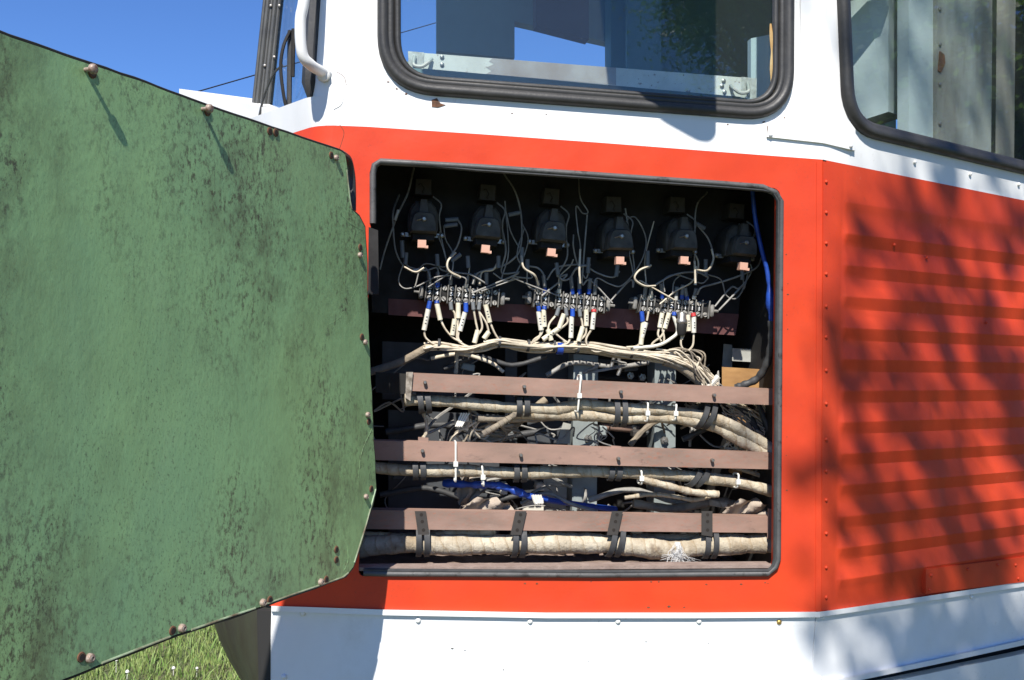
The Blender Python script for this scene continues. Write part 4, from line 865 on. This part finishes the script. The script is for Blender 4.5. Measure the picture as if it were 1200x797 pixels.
# --- wrapped cables in the rail clamps
def cable(name, label, paths, m, group='cloth-wrapped cables clamped along the rails'):
    loc = A(paths[0][0][0][0], paths[0][0][0][1] + 8, .115)
    t = thing(name, label, 'cable', loc, group)
    for pl_, r, dd, mm in paths:
        pts = spline([A(p[0] + (rr.uniform(-4, 4) if 0 < q_ < len(pl_) - 1 else 0), p[1] + rr.uniform(-1.6, 1.6), dd + (p[2] if len(p) > 2 else 0) + rr.uniform(-.002, .002)) for q_, p in enumerate(pl_)], 10)
        ph = rr.uniform(0, 5)
        n = len(pts); b = MB(); rad = lambda t_: 1 + .07 * math.sin(t_ * 33 + ph) + .05 * math.sin(t_ * 87 + ph) + .035 * math.sin(t_ * 211)
        b.tube(pts, r, 14, rad=rad); b.v = [p - loc for p in b.v]
        x = bpy.data.objects.new('cable_sheath', b.mesh('cable_sheath', mm, 80)); col.objects.link(x); x.parent = t
        # overlapping turns of wrapping tape
        wb_ = MB(); 
        for k in range(2, n - 3, 2):
            q = pts[k]; tt = (pts[k + 1] - pts[k - 1]).normalized(); tt = (tt + V((0, 0, .35 * (1 if r < .02 else .1)))).normalized(); a = tt.cross(V((0, 1, .1))).normalized(); c2 = tt.cross(a)
            rr_ = r * rad(k / (n - 1)) * 1.005 + .0002; ring = [q + (a * math.cos(j * math.pi / 5) + c2 * math.sin(j * math.pi / 5)) * rr_ for j in range(10)]
            wb_.tube(ring, .0008, 4, True)
        wb_.v = [p - loc for p in wb_.v]
        x = bpy.data.objects.new('tape_turns', wb_.mesh('tape_turns', mm, 60)); col.objects.link(x); x.parent = t; x['kind'] = 'stuff'
    return t
def clamp(t, px, py, d, hgt, lean=0, sp=7, m='strap'):    # pair of rubber loops hanging below a rail
    for k in (-1, 1):
        c0 = A(px + k * sp / 2 + lean * .5, py - hgt / 2, d); c1 = A(px + k * sp / 2 - lean * .5, py + hgt / 2, d); ax = (c1 - c0).normalized(); hh = (c1 - c0).length / 2; c = (c0 + c1) / 2; sd_ = ax.cross(wA).normalized()
        loop = []
        for j in range(16):
            a = j * math.pi / 8; loop.append(c + ax * (hh * math.cos(a)) + wA * ((hh * .8 + .002) * math.sin(a)))
        mb = MB(); vs = []
        for j in range(16):
            o_ = (loop[j] - c).normalized(); vs += [loop[j] - sd_ * .0052, loop[j] + sd_ * .0052, loop[j] + sd_ * .0052 + o_ * .003, loop[j] - sd_ * .0052 + o_ * .003]
        mb.add(vs, [(j * 4 + q, j * 4 + (q + 1) % 4, ((j + 1) % 16) * 4 + (q + 1) % 4, ((j + 1) % 16) * 4 + q) for j in range(16) for q in range(4)])
        mb.v = [p - t.location for p in mb.v]; x = bpy.data.objects.new('clamp_loop', mb.mesh('clamp_loop', m, 50)); col.objects.link(x); x.parent = t
c1 = cable('wrapped_cable', 'upper wrapped cable pair under the top rail, bending down at the right edge', [
    ([(474, 468), (520, 472), (560, 474), (600, 476), (650, 478), (684, 474), (730, 478), (780, 480), (822, 487), (850, 498), (880, 512), (915, 532), (930, 541)], .0115, .127, 'cloth'),
    ([(600, 484), (640, 485), (690, 486), (725, 491), (760, 489), (800, 491), (832, 500), (862, 514), (890, 526), (915, 536)], .0112, .131, 'cloth'),
    ([(560, 492), (600, 492), (640, 489), (690, 484)], .007, .137, 'dirty'), ([(566, 508), (590, 494), (612, 480)], .006, .125, 'dirty')], 'cloth')
for px, py, h_, le in ((497, 471, 24, -3), (612, 476, 22, 0), (725, 483, 32, 1), (826, 487, 28, 12)): clamp(c1, px, py, .125, h_, le, 9)
c2 = cable('wrapped_cable', 'middle wrapped cable under the second rail with white ties and a branch ending at right', [
    ([(424, 545), (480, 551), (540, 553), (600, 554), (660, 552), (720, 554), (780, 556), (830, 560), (870, 566), (915, 580), (930, 585)], .0118, .127, 'cloth'),
    ([(752, 561), (785, 568), (815, 577), (842, 579)], .007, .115, 'cloth'), ([(732, 583), (760, 578), (790, 581), (815, 585), (838, 581)], .0042, .14, 'cloth')], 'cloth')
for px, py, h_, le in ((491, 550, 22, -1), (609, 553, 21, 0), (720, 554, 16, 2), (817, 560, 18, 14)): clamp(c2, px, py, .124, h_, le, 9)
c3 = cable('wrapped_cable', 'thickest pale wrapped cable along the hatch floor below the bottom rail', [
    ([(418, 640), (470, 638), (520, 637), (580, 638), (650, 638), (705, 638), (750, 641), (790, 645), (830, 640), (870, 638), (910, 637), (930, 637)], .0200, .124, 'cloth'),
    ([(420, 628), (480, 629), (530, 626), (580, 622)], .008, .128, 'cloth'), ([(740, 629), (790, 631), (840, 628)], .009, .135, 'dirty')], 'cloth')
for px, py, h_, le in ((495, 632, 38, 0), (607, 634, 36, 2), (720, 633, 36, 8), (830, 636, 34, 2)):
    clamp(c3, px, py, .122, h_, le, 9.5)
# perforated hanger straps on the bottom rail
for px, tilt in ((495, -2), (608, 3), (721, 3), (829, 0)):
    f = [(px - 7 + tilt, 599), (px + 6 + tilt, 599), (px + 6 - tilt, 627 if px < 800 else 629), (px - 7 - tilt, 627)]
    o = MB().prism([A(x, y, .095) for x, y in f], [A(x, y, .0985) for x, y in f]); o.v = [p - c3.location for p in o.v]
    o = (lambda b: (lambda x: (col.objects.link(x), setattr(x, 'parent', c3), x)[2])(bpy.data.objects.new('hanger_strap', b.mesh('hanger_strap', 'plate', 0))))(o)
    for q in (603, 611, 621):
        h_ = bpy.data.objects.new('strap_hole', hole); col.objects.link(h_); h_.parent = o; h_.location = A(px + tilt * (612 - q) / 14, q, .0962) - c3.location; h_.rotation_euler = RA.to_euler(); h_.scale = (.9, .9, .9)
# frayed lint bound round the thick cable
b = MB()
for j in range(60):
    x0, y0 = 793 + rr.uniform(-5, 5), rr.uniform(636, 655); pl_ = [(x0, y0), (x0 + rr.uniform(-8, 6), y0 + 10 + rr.uniform(-3, 4)), (x0 + rr.uniform(-22, 26), min(666, y0 + 12 + rr.uniform(0, 10)))]
    b.tube(spline([A(x, y, .092 + rr.uniform(-.006, .006)) for x, y in pl_], 3), .0004, 3)
for j in range(7): 
    cc = A(790 + j * .9, 646, .118); b.tube([cc + (wA * math.cos(k * .63) + Z * math.sin(k * .63)) * .0195 for k in range(10)], .0008, 4, True)
single(b, 'frayed_cord', 'lint', 'frayed pale cord tied round the thick bottom cable, its strands fanning onto the sill', 'cord')
# nylon ties
def tie(label, px, y0, y1, d, lean=0):
    b = MB(); a, c_ = A(px + lean, y0, d), A(px - lean, y1, d)
    pts = [a, c_, c_ + wA * .03, a + wA * .03]; pts = rounded(pts, .006, 3)
    b.tube(pts, .0019, 6, True); b.box(A(px, y0 + (y1 - y0) * .55, d - .001), (.0042, .003, .0045), RA)
    single(b, 'cable_tie', 'nylon', label, 'cable tie', 'white cable ties')
tie('longest white cable tie, hanging over the middle rail near its left end', 534, 518, 565, .094)
tie('short white cable tie on the middle wrapped cable just right of the long tie', 566, 546, 570, .104, -1)
tie('white cable tie crossing the top rail in front of the left grey upright', 679, 440, 483, .093, 2)
tie('white cable tie on the upper cables, second to the left of the slanting clamp', 759, 472, 494, .102, .5)
tie('white cable tie on the upper cables immediately left of the slanting black clamp', 792, 474, 493, .102, 1)
tie('white cable tie wrapped over the middle cable where it bends at far right', 865, 556, 572, .102, 1)
tie('white cable tie at the branch of the middle cable, between its two right-hand clamps', 752, 552, 568, .104, 0)
# blue taped cables
b = MB(); pts = sA([(882, 222, .1), (885, 255, .1), (892, 290, .1), (899, 318, .1), (903, 350, .1), (904, 378, .1)]); b.tube(pts, .0045, 9, rad=lambda t: 1 + 1.4 * math.exp(-((t - .83) / .08) ** 2) + .15 * math.sin(t * 60) * (t > .6))
bt = thing('blue_cable', 'slender blue taped cable with a bulge, hanging at the right edge of the hatch', 'cable', A(904, 450, .1))
b.v = [p - bt.location for p in b.v]; x = bpy.data.objects.new('blue_tape_wrap', b.mesh('blue_tape_wrap', 'blue', 80)); col.objects.link(x); x.parent = bt
b = MB().tube(sA([(904, 376, .1), (904, 400, .105), (899, 425, .12), (888, 443, .14), (872, 451, .15), (862, 454, .16)]), .0075, 9, rad=lambda t: 1 + .12 * math.sin(t * 50)); b.v = [p - bt.location for p in b.v]
x = bpy.data.objects.new('black_tail', b.mesh('black_tail', 'strap', 80)); col.objects.link(x); x.parent = bt
b = MB().tube(sA([(884, 462, .17), (893, 485, .16), (905, 512, .15), (912, 520, .15)]), .006, 8); b.v = [p - bt.location for p in b.v]
x = bpy.data.objects.new('black_tail', b.mesh('black_tail', 'strap', 80)); col.objects.link(x); x.parent = bt
b = MB().tube(sA([(520, 566, .19), (552, 568, .16), (572, 568, .15), (588, 570, .145), (605, 576, .145), (622, 582, .15), (640, 585, .165)]), .0074, 9, rad=lambda t: 1 + .16 * math.sin(t * 30) + .14 * math.sin(t * 71))
b.tube(sA([(632, 584, .16), (655, 588, .2), (690, 593, .24), (722, 597, .26)]), .006, 8)
single(b, 'blue_cable', 'blue', 'blue-sheathed cable sagging between the middle and bottom rails', 'cable')
b = MB(); 
for j in range(4): b.tube(sA([(624 + j * 3, 580, .138), (628 + j * 2.5, 590, .136), (632 + j, 584, .138)]), .003, 6)
single(b, 'tape_scrap', 'wsleeve', 'scrap of white tape stuck on the blue sagging cable', 'tape')
# board
f = [(846, 430), (912, 434), (912, 470), (846, 466)]
single(MB().prism([A(x, y, .2) for x, y in f], [A(x, y, .215) for x, y in f]), 'wooden_board', 'ply', 'orange-brown board standing behind the right end of the top rail', 'board', smooth=0)
f = [(860, 478), (912, 484), (912, 545), (872, 520)]
single(MB().prism([A(x, y, .23) for x, y in f], [A(x, y, .24) for x, y in f]), 'wooden_board', 'ply', 'second brown board glimpsed behind the bent upper cables at right', 'board', smooth=0)
# hanging odds and ends
def cord(label, pl_, r, m, d=.18): single(MB().tube(sA(pl_, d), r, 7, rad=lambda t: 1 + .12 * math.sin(t * 30)), 'hanging_cord', m, label, 'cord')
cord('cream frayed cord hanging below the leftmost clamp of the top rail', [(496, 484), (500, 496), (499, 508), (495, 514)], .0035, 'cloth', .15)
cord('brown rope end above the top rail under the left terminal strip', [(535, 408), (535, 425), (534, 438)], .004, 'cloth', .2)
cord('frayed cream rope end slanting above the middle rail', [(576, 495), (582, 508), (587, 520)], .0045, 'cloth', .2)
cord('thin grey wire drooping below the upper cable near the second clamp', [(552, 480), (566, 490), (582, 499), (602, 498)], .003, 'gwire', .16)
cord('brown curved lead hanging beside the white tails under the top rail', [(550, 480), (552, 495), (549, 508), (543, 518)], .003, 'dirty', .17)
cord('olive hose curving up from the middle rail by the right grey upright', [(738, 522), (752, 506), (768, 494), (780, 490)], .006, 'dirty', .24)
b = MB()
for j in range(4): b.tube([A(541 + j * 3, 484, .15), A(534 + j * 2.2, 500, .145)], .0017, 6)
single(b, 'white_tails', 'nylon', 'cluster of white wire tails fanning down from the upper cable above the long tie', 'wires')
# thin tangled wires in the dark behind (too many to count)
b = MB()
for j in range(46):
    x0, y0 = rr.uniform(450, 890), rr.uniform(405, 600); dd = rr.uniform(.2, .36); pl_ = [(x0, y0)]
    for k in range(4): pl_.append((pl_[-1][0] + rr.uniform(-28, 34), pl_[-1][1] + rr.uniform(-16, 24)))
    b.tube(spline([A(x, min(y, 640), dd + rr.uniform(-.02, .02)) for x, y in pl_], 5), rr.choice((.0014, .002, .003)), 5)
structure(b, 'tangled_wires', 'gwire', 60, 'stuff')
b = MB()
for j in range(60):
    x0, y0 = rr.uniform(842, 905), rr.uniform(470, 510); b.tube(spline([A(x0, y0, .16), A(x0 + rr.uniform(4, 20), y0 + rr.uniform(4, 14), .17), A(x0 + rr.uniform(20, 40), y0 + rr.uniform(14, 40), .18)], 4), .0016, 4)
structure(b, 'thin_wire_tangle', 'wire', 60, 'stuff')
for (xa, ya, n_) in ((560, 492, 9), (585, 486, 7), (700, 500, 8), (812, 470, 12), (860, 515, 10)):
    b = MB()
    for j in range(n_):
        x0, y0 = xa + rr.uniform(-10, 10), ya + rr.uniform(-6, 6)
        b.tube(spline([A(x0, y0, .15), A(x0 + rr.uniform(-14, 14), y0 + rr.uniform(4, 14), .16), A(x0 + rr.uniform(-26, 26), y0 + rr.uniform(8, 26), .17), A(x0 + rr.uniform(-30, 30), y0 + rr.uniform(14, 34), .19)], 4), rr.choice((.0009, .0016, .0024)), 5)
    structure(b, 'loose_wire_ends', rr.choice(('wire', 'dirty', 'gwire')), 60, 'stuff')
for pl_, r_, m_, d_ in (([(452, 506), (520, 498), (575, 512), (640, 505)], .007, 'strap', .26), ([(556, 524), (600, 500), (640, 468)], .008, 'dirty', .2), ([(445, 580), (500, 572), (560, 588), (610, 580)], .006, 'strap', .25),
                        ([(690, 586), (740, 574), (800, 590), (850, 586)], .006, 'gwire', .22), ([(800, 515), (840, 500), (870, 520), (905, 540)], .006, 'strap', .19), ([(640, 440), (672, 425), (720, 430), (760, 425)], .005, 'gwire', .26),
                        ([(520, 432), (560, 418), (600, 428), (640, 418)], .005, 'strap', .24), ([(742, 590), (790, 596), (840, 588), (880, 596)], .009, 'dirty', .2), ([(505, 420), (540, 415), (575, 425), (590, 436)], .004, 'wire', .22),
                        ([(845, 470), (870, 480), (885, 500), (890, 520)], .007, 'strap', .17), ([(800, 540), (850, 545), (900, 560)], .005, 'wire', .19), ([(610, 590), (640, 578), (668, 590), (700, 600)], .004, 'gwire', .2), ([(716, 430), (722, 415), (727, 430), (724, 440)], .004, 'steel', .24)):
    MB().tube(sA(pl_, d_), r_, 8, rad=lambda t: 1 + .08 * math.sin(t * 37)).build('hose', m_, tram, 80)
for x_, y_, w_, h_, d_, m_ in ((705, 425, 26, 9, .3, 'plate'), (738, 432, 18, 6, .28, 'darkplate'), (812, 545, 14, 8, .25, 'bracket'), (840, 590, 22, 7, .2, 'cloth'), (812, 588, 16, 6, .22, 'dirty'), (705, 505, 10, 12, .24, 'upright'), (600, 505, 12, 20, .3, 'upright'), (548, 430, 16, 8, .26, 'upright'), (862, 552, 12, 6, .2, 'ply'), (880, 590, 10, 5, .2, 'ply'), (470, 555, 20, 14, .3, 'darkplate'), (748, 508, 16, 8, .26, 'plate'), (632, 570, 10, 9, .28, 'wsleeve'), (590, 572, 8, 14, .26, 'wsleeve')):
    c_ = A(x_, y_, d_); MB().bbox(c_, (w_ * .00088, .012, h_ * .00088), .002, RA @ Matrix.Rotation(rr.uniform(-.25, .25), 3, 'Y')).build('fitting', m_, tram, 30)
# dusty rag low down
def rag(pts, d, label):
    b = MB(); nx, ny = 14, 8
    def P(i, j):
        u, v = i / nx, j / ny; x = pts[0] + (pts[2] - pts[0]) * u; y = pts[1] + (pts[3] - pts[1]) * v - 9 * math.sin(u * 3.1) * (1 - v)
        return A(x + 3 * math.sin(v * 9 + u * 4), y + 2.5 * math.sin(u * 17 + v * 5), d + .012 * math.sin(u * 13 + v * 7) + .01 * v)
    vs = [P(i, j) for j in range(ny + 1) for i in range(nx + 1)]; vs2 = [p + wA * .004 for p in vs]; N_ = len(vs)
    q = [(j * (nx + 1) + i, j * (nx + 1) + i + 1, (j + 1) * (nx + 1) + i + 1, (j + 1) * (nx + 1) + i) for j in range(ny) for i in range(nx)]
    b.add(vs + vs2, q + [tuple(N_ + k for k in reversed(f_)) for f_ in q]); single(b, 'rag', 'rag', label, 'rag', smooth=80)
rag((540, 592, 600, 606), .15, 'crumpled dusty rag lying behind the bottom rail, left of the blue cable')
rag((850, 594, 905, 606), .14, 'grey dusty rag behind the right end of the bottom rail')
rag((535, 566, 560, 590), .2, 'small torn cloth hanging behind the blue cable near the long white tie')

# ================================================================== CAB INTERIOR
zci = A(600, 60, 1.0).z
def farp(pts, d, t, name, m): return MB().prism([A(x, y, d) for x, y in pts], [A(x, y, d) + wA * t for x, y in pts]).build(name, m, tram, 0)
farp([(512, -260), (603, -240), (603, 68), (512, 60)], 1.2, .05, 'cab_wall', 'teal')
farp([(603, -240), (716, -220), (716, 50), (603, 25)], 1.2, .05, 'cab_wall', 'teal')
farp([(716, -220), (1050, -200), (1050, 250), (716, 250)], 1.2, .05, 'cab_wall', 'teal')
farp([(465, 72), (512, 72), (603, 78), (716, 82), (716, 300), (465, 300)], 1.205, .05, 'cab_wall', 'teal')
farp([(716, -220), (740, -220), (740, 90), (716, 90)], 1.1, .08, 'cab_door_frame', 'teal')
farp([(735, -220), (775, -220), (775, 100), (735, 100)], 1.0, .02, 'cab_door', 'teal')
farp([(626, -200), (690, -200), (690, 46), (628, 30)], 0.95, .05, 'seat_back', 'under')
farp([(880, 45), (915, 38), (915, 140), (880, 140)], 0.3, .02, 'cab_cabinet', 'cab')
# cabinets behind the side window
def Bs(pts, d, t, name, m, sm=0): return MB().prism([B(x, y, d) for x, y in pts], [B(x, y, d) + wB * t for x, y in pts]).build(name, m, tram, sm)
def Bm(pts, name, m):   # pts: (x, y, d)
    f = [B(*p) for p in pts]; return MB().prism(f, [p + wB * .02 for p in f]).build(name, m, tram, 0)
Bm([(940, -400, .24), (1042, -400, .2), (1041, 131, .2), (1004, 143, .24), (940, 165, .3)], 'cab_cabinet', 'cab')
Bm([(1042, -400, .199), (1062, -400, .22), (1061, 137, .22), (1041, 131, .199)], 'cab_cabinet', 'cab')
Bm([(1004, 143, .24), (1041, 131, .2), (1061, 137, .22), (1025, 148, .27)], 'cabinet_underside', 'cabgrey')
Bs([(1065, -400), (1096, -400), (1097, 210), (1065, 200)], .15, .03, 'cab_cabinet', 'cab')
o = Bs([(1098, -400), (1166, -400), (1161, 220), (1098, 210)], .14, .03, 'cab_cabinet', 'cabgrey')
for y in (11, 52, 99, 145): inst(sm_ if 0 else sm, 'screw', o, B(1101.5, y, .139), RB, (1.6, 1.6, 1.6))
Bs([(1102, 60), (1107, 64), (1108, 74), (1103, 85), (1100, 83)], .137, .004, 'rust_mark', 'rust')
mb = MB(); f = [(1167, 0), (1172, 0), (1180, 0), (1188, 0), (1194, 0)]
vs = [B(x - (6 if y > 0 else 0), y, .16 - .03 * math.sin(i / 4 * math.pi)) for y in (-400, 230) for i, (x, _) in enumerate(f)]
mb.add(vs, [(i, i + 1, i + 6, i + 5) for i in range(4)]).build('rounded_cabinet', 'cabbrown', tram, 80)
Bs([(1199, -400), (1500, -400), (1500, 300), (1199, 240)], .5, .03, 'cab_partition', 'under')
Bs([(984, 46), (995, 44), (995, 62), (985, 64)], .24, .01, 'dark_patch', 'hole')
Bm([(985, -40, .16), (1050, -40, .15), (1040, -12, .15), (985, 4, .16)], 'sun_visor', 'under')
# --- mirror above the frame that throws the shadow across the window
def back_to(px, py, k, P=A): return P(px, py) - L * (k / L.y)
ctrM = back_to(780, 20, .34)
mp = [back_to(*q, .34) for q in [(712, 84), (738, 106), (760, 128), (776, 141), (816, 163), (829, 164), (836, 156), (836, 80), (836, -30), (700, -30)]]
mp = rounded(mp, [.01, .01, .01, .01, .01, .008, .008, .01, .02, .02], 3)
mr_ = MB().prism(mp, [p + V((0.0, -.03, .03)) for p in mp]).build('wing_mirror', 'under', tram, 20)
a = ctrM + V((0, 0, .02)); MB().tube(spline([a, a + V((0.02, .1, .1)), A(950, -420, 0.0)], 5), .009, 8).build('mirror_arm', 'under', mr_)

MB().tube([A(898.6, 162, -.0004), A(899.4, 147, -.0004)], .0007, 5).build('crack_and_shade_line', 'rust', tram)  # dark line drawn for shade and dirt along the plate's left edge
# chipped paint and rust near the window
mb = MB().prism([A(x, y, -.0012) for x, y in [(506, 117), (512, 115), (516, 121), (522, 123), (513, 126), (506, 125)]], [A(x, y, .001) for x, y in [(506, 117), (512, 115), (516, 121), (522, 123), (513, 126), (506, 125)]])
mb.build('rust_chip', 'rust', tram, 0)
def flake(P, x, y, r, m, wA_, d=-.0006):
    k_ = rr.randint(6, 9); ring_ = [P(x + r * rr.uniform(.5, 1.3) * math.cos(i * 2 * math.pi / k_) * 1.5, y + r * rr.uniform(.45, 1.2) * math.sin(i * 2 * math.pi / k_), d) for i in range(k_)]
    MB().prism(ring_, [p + wA_ * .0015 for p in ring_]).build('paint_chip', m, tram, 0)
for k_ in range(16):
    x_ = rr.uniform(450, 900); flake(A, x_, 187 + (x_ - 440) * .066 + rr.uniform(-1.5, 1), rr.uniform(.5, 1.1), rr.choice(('white', 'rust', 'rust')), wA)
for k_ in range(10): x_ = rr.uniform(600, 905); flake(A, x_, 682.5 + rr.uniform(-1, 2.5), rr.uniform(.5, 1.2), 'rust', wA)
for k_ in range(8): flake(A, 922.5 + rr.uniform(-1, 1), rr.uniform(250, 660), rr.uniform(.4, .9), 'rust', wA)
for x_, y_, r_ in ((760, 712, 1.2), (784, 711, 1.4), (802, 712, 1.0), (600, 133, .7), (476, 110, 1.2), (465, 104, 1.2), (640, 134, .6), (853, 146, .9), (895, 143, 1.2), (455, 96, 1), (920, 138, 1.2)): flake(A, x_, y_, r_, 'rust', wA)
for x_, y_ in ((530, 760), (545, 762), (830, 754), (757, 752), (690, 775), (590, 785)): flake(A, x_, y_, rr.uniform(.5, 1.0), 'steel', wA, .0002)
mb = MB().tube(spline([A(398, 100, -.0002), A(402, 110, -.0002), A(400, 122, -.0002), A(391, 128, -.0002)], 5), .0011, 6); mb.build('filler_ridge', 'white', tram)
for pl_ in ([(394, 84), (403, 90), (406, 100)], [(398, 146), (403, 155), (401, 165), (398, 174)]):
    MB().tube(spline([A(x, y, .0001) for x, y in pl_], 5), .0005, 5).build('crack_and_shade_line', 'rust', tram)

# ================================================================== WIRE IN THE SKY, TREES
t = thing('overhead_wire', 'thin dark overhead wire crossing the blue sky behind the ribbed post', 'wire', (-6, 14, 0))
def far(px, py, y): d = ray(px, py); return CAM + d * (y / d.y)
a, b_ = far(60, 157, 11), far(420, 53, 16)
mb = MB().tube([a + (a - b_) * 1.5, a, b_, b_ + (b_ - a) * 1.5], .009, 5); mb.v = [p - t.location for p in mb.v]
x = bpy.data.objects.new('cable', mb.mesh('cable', 'black')); col.objects.link(x); x.parent = t

def tree(loc, H, crown_c, crown_r, nclump, label, seed, clumps=None, per=45, ls=.07, sg=.34):
    rt = random.Random(seed); t = thing('tree', label, 'tree', loc, 'trees in leaf standing behind the camera')
    base = V(loc); cc = V(crown_c); mb = MB()
    top = V((cc.x, cc.y, cc.z))
    mb.tube(spline([base, base + (top - base) * .35 + V((.1, .05, 0)), base + (top - base) * .7, top], 5), .2, 10, rad=lambda u: 1.15 - u)
    cl = clumps or []
    while len(cl) < nclump:
        p = V((rt.uniform(-1, 1), rt.uniform(-1, 1), rt.uniform(-1, 1)))
        if .35 < p.length < 1: cl.append(cc + V((p.x * crown_r[0], p.y * crown_r[1], p.z * crown_r[2])))
    for k, p in enumerate(cl):
        if k % 2 == 0 or k < 8:
            s = base + (top - base) * rt.uniform(.35, .85); mb.tube(spline([s, s * .5 + p * .5 + V((0, 0, .25)), p], 4), .045, 6, rad=lambda u: 1.1 - .95 * u)
    mb.v = [p - base for p in mb.v]; x = bpy.data.objects.new('trunk', mb.mesh('trunk', 'bark')); col.objects.link(x); x.parent = t
    lf = MB(); vs = []; fs = []
    for p in cl:
        for k in range(per):
            q = p + V((rt.gauss(0, sg), rt.gauss(0, sg), rt.gauss(0, sg * .85))); a1 = V((rt.uniform(-1, 1), rt.uniform(-1, 1), rt.uniform(-.6, .6))).normalized(); b1 = a1.cross(V((rt.uniform(-1, 1), rt.uniform(-1, 1), rt.uniform(-1, 1)))).normalized(); s = ls * rt.uniform(.7, 1.4)
            o = len(vs); vs += [q - a1 * s, q + b1 * s * .5, q + a1 * s, q - b1 * s * .5]; fs.append((o, o + 1, o + 2, o + 3))
    lf.v = [p - base for p in vs]; lf.f = fs
    me = bpy.data.meshes.new('crown'); me.from_pydata(lf.v, [], lf.f); me.materials.append(MT['leaf'])
    x = bpy.data.objects.new('crown', me); col.objects.link(x); x.parent = t
    return t
# tree whose shade falls on the corrugated side: crown stands between that side and the sun
def toward_sun(P, k): return P - L * (k / L.y)
rt = random.Random(11); cl = []
for px, py in ((1010, 470), (1000, 560), (1045, 350), (1065, 260), (1075, 520), (1130, 440), (1160, 250), (1175, 480), (1060, 740), (1150, 720), (1195, 180)):
    cl.append(toward_sun(B(px + 22, py), rt.uniform(3.3, 4.4)))
for px, py in ((1020, 775), (1085, 760), (1120, 715), (1170, 740), (1190, 790), (1035, 40), (1130, 110)):
    cl.append(toward_sun(B(px, py, .2 if py < 200 else 0), rt.uniform(3.3, 4.4)))
for k in range(24):
    cl.append(toward_sun(Bl(rt.uniform(1.3, 3.3), 0, rt.uniform(.6, 3.2)), rt.uniform(3.4, 5.0)))
tree((4.6, -2.4, 0), 9, toward_sun(Bl(1.9, 0, 2.6), 4.2), (2, 1.5, 1.6), len(cl), 'leafy tree behind the camera to the right, its shade dappling the corrugated side', 4, cl, 46, .04, .08)
tree((7.2, -9.6, 0), 9, (7.3, -9.0, 7.6), (2.7, 2.0, 2.8), 190, 'dense tree behind the camera, mirrored in the right half of the cab window', 9, None, 620, .032, .3)
tree((15.5, 1.5, 0), 9, (15.0, 1.6, 4.6), (2.6, 2.6, 3.6), 130, 'broad unseen tree added beyond the right edge to darken the side window reflection', 21, None, 160, .09, .4)  # tree added out of view so the right-hand glass reflects something dark
